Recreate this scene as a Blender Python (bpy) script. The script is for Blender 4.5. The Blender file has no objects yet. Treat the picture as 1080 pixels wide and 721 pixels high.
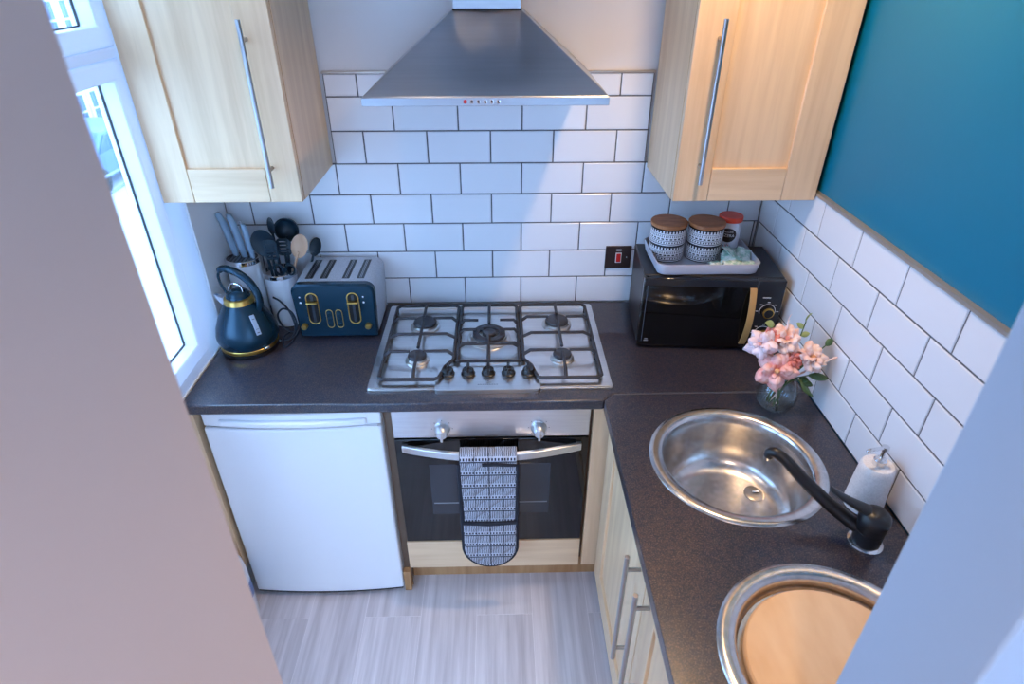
import bpy, bmesh, math, random
from mathutils import Vector, Matrix, geometry
random.seed(7)
R = math.radians
PI = math.pi
T = 0.87                      # height of the worktop above the floor

# ------------------------------------------------------------------ camera, world, lights, exposure
scn = bpy.context.scene
COL = scn.collection
cam_d = bpy.data.cameras.new('camera')
cam = bpy.data.objects.new('camera', cam_d)
COL.objects.link(cam)
cam.location = (-0.0773, -2.0312, 1.0899 + T)
cam.rotation_euler = (PI / 2 - 0.5564, 0.0, -0.0221)
cam_d.sensor_fit = 'HORIZONTAL'
cam_d.sensor_width = 36.0
cam_d.lens = 652.6 / 1080 * 36
cam_d.clip_start = 0.02
cam_d.dof.use_dof = True
cam_d.dof.focus_distance = 2.1
cam_d.dof.aperture_fstop = 4.0
scn.camera = cam

world = bpy.data.worlds.new('overcast_sky')
scn.world = world
world.use_nodes = True
bg = world.node_tree.nodes['Background']
bg.inputs['Color'].default_value = (0.34, 0.60, 1.0, 1)
bg.inputs['Strength'].default_value = 9.5

vs = scn.view_settings
vs.view_transform = 'Standard'
vs.look = 'None'
vs.exposure = 0.0
vs.gamma = 1.0
vs.use_curve_mapping = False

LAMPS = [                      # x, y, watts, colour: recessed ceiling downlights
    (-0.42, -0.78, 0.8, (1.0, 0.74, 0.50)),
    (0.46, -0.70, 5.0, (1.0, 0.66, 0.36)),
]
HALL_FILL = (0.05, -2.55, 6.5, (1.0, 0.76, 0.60))  # unseen lamp added to light the hall and the partition
CEIL = 2.46

# ------------------------------------------------------------------ helpers
def C(r, g, b):
    def f(v):
        v /= 255.0
        return v / 12.92 if v <= 0.04045 else ((v + 0.055) / 1.055) ** 2.4
    return (f(r), f(g), f(b), 1.0)

MATS = {}
def mat(name, col, rough=0.5, metal=0.0, spec=0.5, coat=0.0, bump=None, emit=None, trans=0.0):
    if name in MATS:
        return MATS[name]
    m = bpy.data.materials.new(name)
    m.use_nodes = True
    nt = m.node_tree
    p = nt.nodes['Principled BSDF']
    p.inputs['Base Color'].default_value = col
    p.inputs['Roughness'].default_value = rough
    p.inputs['Metallic'].default_value = metal
    p.inputs['Specular IOR Level'].default_value = spec
    p.inputs['Coat Weight'].default_value = coat
    p.inputs['Coat Roughness'].default_value = 0.08
    p.inputs['Transmission Weight'].default_value = trans
    if emit:
        p.inputs['Emission Color'].default_value = emit[0]
        p.inputs['Emission Strength'].default_value = emit[1]
    if bump:                                   # (scale xyz, strength, distance)
        tc = nt.nodes.new('ShaderNodeTexCoord')
        mp = nt.nodes.new('ShaderNodeMapping')
        mp.inputs['Scale'].default_value = bump[0]
        nz = nt.nodes.new('ShaderNodeTexNoise')
        nz.inputs['Scale'].default_value = 1.0
        nz.inputs['Detail'].default_value = 3.0
        bp = nt.nodes.new('ShaderNodeBump')
        bp.inputs['Strength'].default_value = bump[1]
        bp.inputs['Distance'].default_value = bump[2]
        nt.links.new(tc.outputs['Object'], mp.inputs['Vector'])
        nt.links.new(mp.outputs['Vector'], nz.inputs['Vector'])
        nt.links.new(nz.outputs['Fac'], bp.inputs['Height'])
        nt.links.new(bp.outputs['Normal'], p.inputs['Normal'])
    MATS[name] = m
    return m

def noisy(name, c1, c2, scale, rough=0.5, metal=0.0, detail=4.0, lo=0.35, hi=0.65, coat=0.0, spec=0.5,
          rnd=0.0, bump=0.0, coord='pos', roughvar=0.0):
    """Two tones mixed by a stretched noise; used for wood, laminate, brushed metal."""
    if name in MATS:
        return MATS[name]
    m = bpy.data.materials.new(name)
    m.use_nodes = True
    nt = m.node_tree
    N, Lk = nt.nodes, nt.links
    p = N['Principled BSDF']
    p.inputs['Roughness'].default_value = rough
    p.inputs['Metallic'].default_value = metal
    p.inputs['Coat Weight'].default_value = coat
    p.inputs['Specular IOR Level'].default_value = spec
    if coord == 'pos':
        src = N.new('ShaderNodeNewGeometry').outputs['Position']
    else:
        src = N.new('ShaderNodeTexCoord').outputs['Object']
    mp = N.new('ShaderNodeMapping')
    mp.inputs['Scale'].default_value = scale
    Lk.new(src, mp.inputs['Vector'])
    vec = mp.outputs['Vector']
    oi = N.new('ShaderNodeObjectInfo')
    if rnd:
        ad = N.new('ShaderNodeVectorMath'); ad.operation = 'ADD'
        ml = N.new('ShaderNodeMath'); ml.operation = 'MULTIPLY'; ml.inputs[1].default_value = 37.0
        Lk.new(oi.outputs['Random'], ml.inputs[0])
        Lk.new(vec, ad.inputs[0]); Lk.new(ml.outputs[0], ad.inputs[1])
        vec = ad.outputs[0]
    nz = N.new('ShaderNodeTexNoise')
    nz.inputs['Scale'].default_value = 1.0
    nz.inputs['Detail'].default_value = detail
    nz.inputs['Roughness'].default_value = 0.6
    Lk.new(vec, nz.inputs['Vector'])
    cr = N.new('ShaderNodeValToRGB')
    cr.color_ramp.elements[0].position = lo
    cr.color_ramp.elements[1].position = hi
    cr.color_ramp.elements[0].color = c1
    cr.color_ramp.elements[1].color = c2
    Lk.new(nz.outputs['Fac'], cr.inputs['Fac'])
    out = cr.outputs['Color']
    if rnd:
        mr = N.new('ShaderNodeMapRange')
        mr.inputs['To Min'].default_value = 1.0 - rnd
        mr.inputs['To Max'].default_value = 1.0 + rnd
        Lk.new(oi.outputs['Random'], mr.inputs['Value'])
        hs = N.new('ShaderNodeHueSaturation')
        Lk.new(mr.outputs[0], hs.inputs['Value'])
        Lk.new(out, hs.inputs['Color'])
        out = hs.outputs['Color']
    Lk.new(out, p.inputs['Base Color'])
    if roughvar:
        r2 = N.new('ShaderNodeMapRange')
        r2.inputs['To Min'].default_value = rough - roughvar
        r2.inputs['To Max'].default_value = rough + roughvar
        Lk.new(nz.outputs['Fac'], r2.inputs['Value'])
        Lk.new(r2.outputs[0], p.inputs['Roughness'])
    if bump:
        bp = N.new('ShaderNodeBump')
        bp.inputs['Strength'].default_value = 0.3
        bp.inputs['Distance'].default_value = bump
        Lk.new(nz.outputs['Fac'], bp.inputs['Height'])
        Lk.new(bp.outputs['Normal'], p.inputs['Normal'])
    MATS[name] = m
    return m

class MB:
    """Collects shapes into one mesh; build() links it as ONE object."""
    def __init__(s):
        s.bm = bmesh.new()
    def _xf(s, vs, M):
        if M is not None:
            for v in vs:
                v.co = M @ v.co
    def box(s, x0, x1, y0, y1, z0, z1, M=None):
        if x0 > x1: x0, x1 = x1, x0
        if y0 > y1: y0, y1 = y1, y0
        if z0 > z1: z0, z1 = z1, z0
        v = [s.bm.verts.new(c) for c in ((x0,y0,z0),(x1,y0,z0),(x1,y1,z0),(x0,y1,z0),(x0,y0,z1),(x1,y0,z1),(x1,y1,z1),(x0,y1,z1))]
        for f in ((3,2,1,0),(4,5,6,7),(0,1,5,4),(1,2,6,5),(2,3,7,6),(3,0,4,7)):
            s.bm.faces.new([v[i] for i in f])
        s._xf(v, M)
        return s
    def loft(s, rings, close=True, cap0=True, cap1=True):
        """rings: list of lists of points, same count; joined into a skin."""
        vr = [[s.bm.verts.new(p) for p in r] for r in rings]
        n = len(vr[0])
        for a, b in zip(vr[:-1], vr[1:]):
            for i in range(n if close else n - 1):
                j = (i + 1) % n
                s.bm.faces.new((a[i], a[j], b[j], b[i]))
        if cap0 and close: s.bm.faces.new(list(reversed(vr[0])))
        if cap1 and close: s.bm.faces.new(vr[-1])
        return s
    def lathe(s, prof, c=(0,0,0), seg=40, sx=1.0, sy=1.0, M=None):
        """prof: (r, z) from bottom/inside outwards; r = 0 ends close to a point."""
        rows, allv = [], []
        for r, z in prof:
            if r < 1e-6:
                v = s.bm.verts.new((c[0], c[1], c[2] + z)); rows.append([v]); allv.append(v)
            else:
                row = [s.bm.verts.new((c[0] + r*sx*math.cos(2*PI*i/seg), c[1] + r*sy*math.sin(2*PI*i/seg), c[2] + z)) for i in range(seg)]
                rows.append(row); allv += row
        for a, b in zip(rows[:-1], rows[1:]):
            for i in range(seg):
                j = (i + 1) % seg
                if len(a) == 1 and len(b) == 1: continue
                if len(a) == 1: s.bm.faces.new((a[0], b[j], b[i]))
                elif len(b) == 1: s.bm.faces.new((a[i], a[j], b[0]))
                else: s.bm.faces.new((a[i], a[j], b[j], b[i]))
        s._xf(allv, M)
        return s
    def tube(s, pts, r, seg=10, closed=False, flat=1.0, cap=True):
        """r: number or list; flat squashes the tube along its second normal."""
        P = [Vector(p) for p in pts]
        n = len(P)
        rr = r if isinstance(r, (list, tuple)) else [r] * n
        rings = []
        up = None
        for i in range(n):
            if closed: t = (P[(i+1) % n] - P[i-1])
            elif i == 0: t = P[1] - P[0]
            elif i == n-1: t = P[-1] - P[-2]
            else: t = (P[i+1] - P[i]).normalized() + (P[i] - P[i-1]).normalized()
            t = t.normalized() if t.length > 1e-9 else Vector((0,0,1))
            if up is None:
                up = Vector((0,0,1)) if abs(t.z) < 0.9 else Vector((0,1,0))
            a = t.cross(up)
            if a.length < 1e-6: a = t.cross(Vector((1,0,0)))
            a.normalize()
            b = a.cross(t).normalized()
            up = b
            rings.append([P[i] + a*math.cos(2*PI*k/seg)*rr[i] + b*math.sin(2*PI*k/seg)*rr[i]*flat for k in range(seg)])
        vr = [[s.bm.verts.new(p) for p in q] for q in rings]
        m = n if closed else n - 1
        for i in range(m):
            a, b = vr[i], vr[(i+1) % n]
            for k in range(seg):
                l = (k+1) % seg
                s.bm.faces.new((a[k], a[l], b[l], b[k]))
        if not closed and cap:
            s.bm.faces.new(list(reversed(vr[0]))); s.bm.faces.new(vr[-1])
        return s
    def poly(s, outer, z0, z1, holes=(), M=None):
        """flat plate with holes, lying in xy."""
        tmp = bmesh.new()
        idx = []
        for l in [outer] + list(holes):
            vs_ = [tmp.verts.new((p[0], p[1], 0)) for p in l]
            idx.append(vs_)
            for i in range(len(vs_)): tmp.edges.new((vs_[i], vs_[(i+1) % len(vs_)]))
        tmp.verts.index_update()
        bmesh.ops.triangle_fill(tmp, use_beauty=True, edges=tmp.edges[:])
        top = [s.bm.verts.new((v.co.x, v.co.y, z1)) for v in tmp.verts]
        bot = [s.bm.verts.new((v.co.x, v.co.y, z0)) for v in tmp.verts]
        for f in tmp.faces:
            q = [v.index for v in f.verts]
            s.bm.faces.new([top[i] for i in q]); s.bm.faces.new([bot[i] for i in reversed(q)])
        for l in idx:
            n = len(l)
            for i in range(n):
                a, b = l[i].index, l[(i+1) % n].index
                s.bm.faces.new((top[a], top[b], bot[b], bot[a]))
        tmp.free()
        s._xf(top + bot, M)
        return s
    def build(s, name, m, parent=None, bevel=0.0, seg=2, world=True, smooth=35, loc=None):
        bm = s.bm
        bmesh.ops.recalc_face_normals(bm, faces=bm.faces[:])
        off = Vector((0,0,0))
        if parent is not None and world:
            off = parent_world(parent)
        elif loc is not None:
            off = Vector(loc)
        if off.length:
            bmesh.ops.translate(bm, verts=bm.verts[:], vec=-off)
        me = bpy.data.meshes.new(name)
        bm.to_mesh(me); bm.free()
        if smooth:
            for p in me.polygons: p.use_smooth = True
            me.set_sharp_from_angle(angle=R(smooth))
        me.materials.append(m)
        o = bpy.data.objects.new(name, me)
        COL.objects.link(o)
        if parent is not None: o.parent = parent
        elif loc is not None: o.location = loc
        if bevel:
            b = o.modifiers.new('bevel', 'BEVEL')
            b.width = bevel; b.segments = seg; b.limit_method = 'ANGLE'; b.angle_limit = R(40)
        return o

def parent_world(o):
    v = Vector(o.location)
    while o.parent is not None:
        o = o.parent; v += Vector(o.location)
    return v
def tag(o, label, cat, group=None):
    o['label'] = label; o['category'] = cat
    if group: o['group'] = group
    return o
def thing(name, label, cat, loc=(0,0,0), rz=0.0, group=None):
    o = bpy.data.objects.new(name, None)
    COL.objects.link(o)
    o.location = loc; o.rotation_euler = (0, 0, rz)
    o.empty_display_size = 0.05
    return tag(o, label, cat, group)
def struct(o, label=None):
    o['kind'] = 'structure'
    if label: o['label'] = label
    return o
def B(name, m, parent, x0, x1, y0, y1, z0, z1, bevel=0.0, world=True, **k):
    return MB().box(x0,x1,y0,y1,z0,z1).build(name, m, parent, bevel=bevel, world=world, **k)
def rrect(x0, x1, y0, y1, r, n=6):
    pts = []
    for cx, cy, a0 in ((x1-r, y1-r, 0), (x0+r, y1-r, 90), (x0+r, y0+r, 180), (x1-r, y0+r, 270)):
        for i in range(n+1):
            a = R(a0 + 90*i/n)
            pts.append((cx + r*math.cos(a), cy + r*math.sin(a)))
    return pts
def circ(cx, cy, r, n=48):
    return [(cx + r*math.cos(2*PI*i/n), cy + r*math.sin(2*PI*i/n)) for i in range(n)]
def smooth_path(pts, n=6):
    """Catmull-Rom through the points."""
    P = [Vector(p) for p in pts]
    P = [2*P[0]-P[1]] + P + [2*P[-1]-P[-2]]
    out = []
    for i in range(1, len(P)-2):
        p0, p1, p2, p3 = P[i-1:i+3]
        for k in range(n):
            t = k/n
            out.append(0.5*((2*p1) + (p2-p0)*t + (2*p0-5*p1+4*p2-p3)*t*t + (3*p1-p0-3*p2+p3)*t**3))
    out.append(P[-2])
    return out

# ------------------------------------------------------------------ materials
M_paint = mat('white_wall_paint', C(226, 226, 230), 0.6, bump=((60,60,60), 0.08, 0.002))
M_warmlit = mat('warm_white_wall_paint', C(226, 202, 190), 0.65, bump=((50,50,50), 0.08, 0.002))  # wall white with the warm hall light mixed into its colour
M_bluelit = mat('pale_blue_wall_paint', C(182, 204, 228), 0.6, bump=((60,60,60), 0.08, 0.002))  # wall white dulled and blued to carry the window light
M_teal = mat('teal_wall_paint', C(0, 114, 150), 0.42, bump=((70,70,70), 0.10, 0.002))
M_ceil = mat('ceiling_paint', C(235, 235, 235), 0.7)
def make_upvc():
    m = bpy.data.materials.new('white_window_plastic'); m.use_nodes = True
    nt = m.node_tree; p = nt.nodes['Principled BSDF']
    p.inputs['Base Color'].default_value = C(244, 246, 250); p.inputs['Roughness'].default_value = 0.3
    tl = nt.nodes.new('ShaderNodeBsdfTranslucent'); tl.inputs['Color'].default_value = C(236, 240, 248)  # translucent share added so the frames glow like glare
    mx = nt.nodes.new('ShaderNodeMixShader'); mx.inputs[0].default_value = 0.35
    nt.links.new(p.outputs[0], mx.inputs[1]); nt.links.new(tl.outputs[0], mx.inputs[2])
    nt.links.new(mx.outputs[0], nt.nodes['Material Output'].inputs['Surface'])
    return m
M_upvc = make_upvc()
M_gasket = mat('black_gasket', C(40, 42, 46), 0.6)
M_tile = mat('white_glazed_tile', C(232, 234, 240), 0.16, spec=0.45, bump=((9,9,9), 0.06, 0.004))
M_grout = mat('grey_grout', C(90, 91, 98), 0.85)
M_trim = mat('metal_tile_trim', C(196, 184, 172), 0.35, 0.7)
M_maple = noisy('maple_wood', C(217, 183, 145), C(235, 204, 166), (26, 26, 1.6), 0.38, detail=5, coat=0.08, bump=0.0004)
M_maple_h = noisy('maple_wood_horizontal', C(217, 183, 145), C(235, 204, 166), (1.6, 1.6, 26), 0.38, detail=5, coat=0.08, bump=0.0004)
M_maple_d = noisy('maple_edge_wood', C(168, 124, 82), C(190, 148, 104), (30, 30, 2), 0.5)
M_interior = mat('dark_carcass_board', C(92, 74, 60), 0.6)
M_plank = noisy('pale_limed_floor_plank', C(178, 174, 180), C(217, 214, 219), (42, 1.7, 3), 0.36, detail=7, lo=0.30, hi=0.68, rnd=0.05, bump=0.0006)
M_subfloor = mat('floor_joint', C(232, 230, 234), 0.7)
M_steel = noisy('brushed_steel', (0.70,0.70,0.71,1), (0.76,0.76,0.76,1), (6, 110, 110), 0.28, 1.0, detail=2)
M_steel_z = noisy('brushed_hood_steel', (0.42,0.44,0.48,1), (0.45,0.47,0.51,1), (4, 4, 200), 0.30, 1.0, roughvar=0.02)
M_sink = noisy('satin_sink_steel', (0.56,0.55,0.54,1), (0.68,0.66,0.65,1), (70, 70, 70), 0.24, 1.0, roughvar=0.05)
def brushed(m, amt):
    nt = m.node_tree; p = nt.nodes['Principled BSDF']
    tg = nt.nodes.new('ShaderNodeTangent'); tg.direction_type = 'RADIAL'; tg.axis = 'Z'
    p.inputs['Anisotropic'].default_value = amt
    nt.links.new(tg.outputs[0], p.inputs['Tangent'])
brushed(M_steel_z, 0.75)
M_chrome = mat('chrome', (0.75,0.76,0.78,1), 0.12, 1.0)
M_satin = mat('satin_knob_metal', (0.66,0.67,0.70,1), 0.38, 0.8)
M_bar = mat('satin_nickel_bar', (0.42,0.42,0.44,1), 0.3, 1.0)
M_iron = mat('cast_iron', C(46, 47, 54), 0.55, bump=((300,300,300), 0.2, 0.001))
M_cap = mat('black_enamel_burner', C(50, 52, 60), 0.42)
M_alu = mat('burner_aluminium', (0.62,0.60,0.58,1), 0.32, 1.0)
M_blackplastic = mat('black_plastic', C(20, 21, 25), 0.35)
M_blackglass = mat('black_glass', C(10, 11, 14), 0.05, spec=0.6)
M_greyglass = mat('oven_window_glass', C(44, 48, 56), 0.06, spec=0.6)
M_fridge = mat('white_enamel', C(236, 239, 244), 0.28)
M_navy = mat('navy_matt_metal', C(18, 52, 70), 0.27, 0.45, spec=0.5)
M_gold = mat('brass_trim', C(206, 168, 92), 0.28, 1.0)
M_goldsoft = mat('pale_gold_wood', C(184, 142, 88), 0.45)
M_shell = noisy('speckled_grey_shell', C(168, 171, 180), C(198, 200, 208), (260,260,260), 0.35, 0.15)
M_white = mat('white_ceramic', C(236, 237, 242), 0.22)
M_nylon = mat('dark_nylon', C(18, 42, 56), 0.38)
M_wood = noisy('beech_spoon_wood', C(196, 150, 118), C(214, 170, 138), (30,30,5), 0.55)
M_knife = mat('pale_blue_handle', C(152, 178, 200), 0.35)  # pale grey handles, window blue painted into their colour
M_cable = mat('grey_cable', C(40, 52, 66), 0.5)
M_tray = mat('grey_tray', C(180, 182, 194), 0.4)
M_lid = noisy('acacia_lid', C(150, 92, 56), C(184, 122, 78), (14, 60, 14), 0.45)
M_red = mat('red_plastic_lid', C(222, 62, 28), 0.35)
M_jar = mat('white_jar_print', C(214, 216, 224), 0.3)
M_brownlabel = mat('dark_brown_label', C(34, 22, 22), 0.4)
M_print = mat('white_print', C(225, 226, 230), 0.5)
M_greyprint = mat('grey_print', C(130, 132, 138), 0.5)
M_socket = mat('dark_nickel_plate', C(74, 62, 62), 0.35, 0.6)
M_rocker = mat('red_rocker', C(196, 36, 34), 0.3)
M_tapblack = mat('matt_black_tap', C(20, 24, 30), 0.36)
M_soap = noisy('white_stone_soap', C(214, 214, 216), C(232, 232, 234), (250,250,250), 0.55)
M_board = noisy('beech_board', C(230, 182, 132), C(245, 206, 160), (9, 3.2, 9), 0.45, detail=4)
M_mint = noisy('mint_sachet_paper', C(150, 196, 184), C(226, 238, 236), (55,55,55), 0.4, lo=0.42, hi=0.56)
M_green = mat('leaf_green', C(62, 92, 52), 0.5)
M_green2 = mat('pale_leaf_green', C(150, 170, 110), 0.5)
M_stem = mat('stem_green', C(74, 104, 66), 0.5)
M_binding = mat('black_cotton_binding', C(20, 24, 38), 0.8)

def mk_petal(name, c1, c2):
    return noisy(name, c1, c2, (35,35,35), 0.55, lo=0.3, hi=0.7, detail=2)
M_petal = mk_petal('pink_petal', C(234, 158, 154), C(247, 208, 202))
M_petal_p = mk_petal('blush_petal', C(240, 194, 182), C(250, 230, 222))
M_petal_d = mk_petal('coral_petal', C(216, 120, 112), C(236, 160, 150))

M_petal_l = mk_petal('lilac_white_petal', C(228, 196, 204), C(244, 232, 240))
M_petal_o = mk_petal('apricot_petal', C(236, 170, 120), C(248, 206, 160))

def make_glass(name, tint, gloss_rough=0.02):
    m = bpy.data.materials.new(name); m.use_nodes = True
    nt = m.node_tree; nt.nodes.clear()
    out = nt.nodes.new('ShaderNodeOutputMaterial')
    mx = nt.nodes.new('ShaderNodeMixShader')
    tr = nt.nodes.new('ShaderNodeBsdfTransparent'); tr.inputs['Color'].default_value = tint
    gl = nt.nodes.new('ShaderNodeBsdfGlossy'); gl.inputs['Roughness'].default_value = gloss_rough
    lw = nt.nodes.new('ShaderNodeLayerWeight'); lw.inputs['Blend'].default_value = 0.5
    pw = nt.nodes.new('ShaderNodeMath'); pw.operation = 'POWER'; pw.inputs[1].default_value = 4.0
    fr = nt.nodes.new('ShaderNodeMath'); fr.operation = 'MULTIPLY_ADD'; fr.inputs[1].default_value = 0.8; fr.inputs[2].default_value = 0.04
    nt.links.new(lw.outputs['Facing'], pw.inputs[0]); nt.links.new(pw.outputs[0], fr.inputs[0])
    nt.links.new(fr.outputs[0], mx.inputs[0]); nt.links.new(tr.outputs[0], mx.inputs[1]); nt.links.new(gl.outputs[0], mx.inputs[2])
    nt.links.new(mx.outputs[0], out.inputs['Surface'])
    return m
M_pane = make_glass('window_pane_glass', (0.97, 0.98, 0.99, 1))
M_vase = make_glass('vase_glass', (0.93, 0.97, 0.985, 1))

def make_worktop():
    m = bpy.data.materials.new('speckled_granite_laminate'); m.use_nodes = True
    nt = m.node_tree; N, Lk = nt.nodes, nt.links
    p = N['Principled BSDF']
    p.inputs['Roughness'].default_value = 0.30
    p.inputs['Specular IOR Level'].default_value = 0.6
    p.inputs['Coat Weight'].default_value = 0.3
    p.inputs['Coat Roughness'].default_value = 0.12
    pos = N.new('ShaderNodeNewGeometry').outputs['Position']
    n1 = N.new('ShaderNodeTexNoise'); n1.inputs['Scale'].default_value = 330; n1.inputs['Detail'].default_value = 4
    n2 = N.new('ShaderNodeTexNoise'); n2.inputs['Scale'].default_value = 95; n2.inputs['Detail'].default_value = 3
    Lk.new(pos, n1.inputs['Vector']); Lk.new(pos, n2.inputs['Vector'])
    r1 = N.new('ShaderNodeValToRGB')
    r1.color_ramp.elements[0].position = 0.50; r1.color_ramp.elements[0].color = C(9, 26, 50)  # base pushed blue to imitate the window's sheen on the worktop
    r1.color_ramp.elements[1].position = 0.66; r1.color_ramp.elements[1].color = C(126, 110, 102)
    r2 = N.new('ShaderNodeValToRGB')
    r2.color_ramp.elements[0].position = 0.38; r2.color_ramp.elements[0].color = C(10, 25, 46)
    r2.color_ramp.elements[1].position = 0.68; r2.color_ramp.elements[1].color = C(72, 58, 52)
    Lk.new(n1.outputs['Fac'], r1.inputs['Fac']); Lk.new(n2.outputs['Fac'], r2.inputs['Fac'])
    mx = N.new('ShaderNodeMix'); mx.data_type = 'RGBA'; mx.inputs[0].default_value = 0.5
    Lk.new(r1.outputs[0], mx.inputs[6]); Lk.new(r2.outputs[0], mx.inputs[7])
    Lk.new(mx.outputs[2], p.inputs['Base Color'])
    return m
M_worktop = make_worktop()

def make_canister():
    """black and white bands: object coordinates, angle round the axis and height."""
    m = bpy.data.materials.new('black_white_tribal_print'); m.use_nodes = True
    nt = m.node_tree; N, Lk = nt.nodes, nt.links
    p = N['Principled BSDF']; p.inputs['Roughness'].default_value = 0.3
    oc = N.new('ShaderNodeTexCoord').outputs['Object']
    sp = N.new('ShaderNodeSeparateXYZ'); Lk.new(oc, sp.inputs[0])
    def mth(op, a, b=None):
        n = N.new('ShaderNodeMath'); n.operation = op
        for i, v in enumerate((a, b)):
            if v is None: continue
            if isinstance(v, (int, float)): n.inputs[i].default_value = v
            else: Lk.new(v, n.inputs[i])
        return n.outputs[0]
    ang = mth('ARCTAN2', sp.outputs['Y'], sp.outputs['X'])
    u = mth('MULTIPLY', ang, 1/(2*PI))
    zz = mth('FRACT', mth('DIVIDE', sp.outputs['Z'], 0.0535))      # two identical tiers
    def band(a, b):
        return mth('MULTIPLY', mth('GREATER_THAN', zz, a), mth('LESS_THAN', zz, b))
    def stripes(n, duty):
        return mth('LESS_THAN', mth('FRACT', mth('MULTIPLY', u, n)), duty)
    black = band(0.0, 0.07)
    for a, b, n, d in ((0.13, 0.17, 1, 2), (0.21, 0.30, 40, 0.45), (0.34, 0.37, 1, 2), (0.42, 0.50, 26, 0.6), (0.56, 0.68, 52, 0.35), (0.72, 0.745, 1, 2)):
        black = mth('MAXIMUM', black, mth('MULTIPLY', band(a, b), stripes(n, d)))
    teeth = mth('MULTIPLY', band(0.80, 0.94), stripes(34, 0.5))
    black = mth('MAXIMUM', black, teeth)
    black = mth('MAXIMUM', black, band(0.94, 1.01))
    mx = N.new('ShaderNodeMix'); mx.data_type = 'RGBA'
    Lk.new(black, mx.inputs[0]); mx.inputs[6].default_value = C(226, 226, 232); mx.inputs[7].default_value = C(26, 26, 36)
    Lk.new(mx.outputs[2], p.inputs['Base Color'])
    return m
M_canister = make_canister()

def make_glove():
    m = bpy.data.materials.new('black_white_quilted_print'); m.use_nodes = True
    nt = m.node_tree; N, Lk = nt.nodes, nt.links
    p = N['Principled BSDF']; p.inputs['Roughness'].default_value = 0.9
    p.inputs['Sheen Weight'].default_value = 0.2
    oc = N.new('ShaderNodeTexCoord').outputs['Object']
    sp = N.new('ShaderNodeSeparateXYZ'); Lk.new(oc, sp.inputs[0])
    def mth(op, a, b=None):
        n = N.new('ShaderNodeMath'); n.operation = op
        for i, v in enumerate((a, b)):
            if v is None: continue
            if isinstance(v, (int, float)): n.inputs[i].default_value = v
            else: Lk.new(v, n.inputs[i])
        return n.outputs[0]
    X, Zc = sp.outputs['X'], sp.outputs['Z']
    row = mth('DIVIDE', mth('ADD', Zc, 0.022), 0.052)
    fz = mth('FRACT', row)
    fx = mth('FRACT', mth('DIVIDE', X, 0.043))
    nz = N.new('ShaderNodeTexNoise'); nz.inputs['Scale'].default_value = 60; Lk.new(oc, nz.inputs['Vector'])
    wob = mth('MULTIPLY', nz.outputs['Fac'], 0.9)
    fine = mth('LESS_THAN', mth('FRACT', mth('ADD', mth('DIVIDE', X, 0.0052), wob)), 0.50)          # vertical dashes
    seamz = mth('LESS_THAN', fz, 0.10)
    dots = mth('MULTIPLY', mth('MULTIPLY', mth('GREATER_THAN', fz, 0.14), mth('LESS_THAN', fz, 0.30)), mth('LESS_THAN', mth('FRACT', mth('DIVIDE', X, 0.0095)), 0.55))
    seamx = mth('LESS_THAN', fx, 0.05)
    dashes = mth('MULTIPLY', fine, mth('GREATER_THAN', fz, 0.38))
    k = mth('MAXIMUM', mth('MAXIMUM', seamz, seamx), mth('MAXIMUM', dots, mth('MULTIPLY', dashes, 0.9)))
    mx = N.new('ShaderNodeMix'); mx.data_type = 'RGBA'
    Lk.new(k, mx.inputs[0]); mx.inputs[6].default_value = C(182, 184, 196); mx.inputs[7].default_value = C(34, 36, 50)
    Lk.new(mx.outputs[2], p.inputs['Base Color'])
    # quilted diagonals
    dg = mth('ABSOLUTE', mth('SUBTRACT', mth('FRACT', mth('DIVIDE', mth('ADD', X, mth('MULTIPLY', Zc, -1.0)), 0.05)), 0.5))
    bp = N.new('ShaderNodeBump'); bp.inputs['Strength'].default_value = 0.8; bp.inputs['Distance'].default_value = 0.006
    Lk.new(mth('POWER', mth('MULTIPLY', dg, 2.0), 3.0), bp.inputs['Height'])
    bp.invert = True
    Lk.new(bp.outputs['Normal'], p.inputs['Normal'])
    return m
M_glove = make_glove()

# ------------------------------------------------------------------ room shell
XL, XR = -1.0, 0.824
floor = struct(MB().box(-1.068, 1.70, -3.9, 0.15, -0.08, -0.0007).build('floor', M_subfloor))
PW = 0.195
plank_me = {}
for k in range(-6, 9):
    x0 = 0.024 + k * PW
    if x0 + PW < -1.02 or x0 > 1.6: continue
    y = 0.0
    cut = -0.69 if (k % 2) else -0.09
    ends = [0.0] + [cut - 1.2 * j for j in range(0, 4) if cut - 1.2*j > -3.74] + [-3.75]
    for a, b in zip(ends[:-1], ends[1:]):
        B('plank', M_plank, floor, max(x0, -1.0) + 0.0006, x0 + PW - 0.0006, b + 0.0008, a - 0.0008, -0.004, 0.0)

wall_back = struct(MB().box(-1.068, 1.05, 0.012, 0.16, -0.08, CEIL).build('wall_back', M_paint))
wall_right = struct(MB().box(XR + 0.012, 1.05, -1.53, 0.012, -0.08, CEIL).build('wall_right', M_teal))
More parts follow.
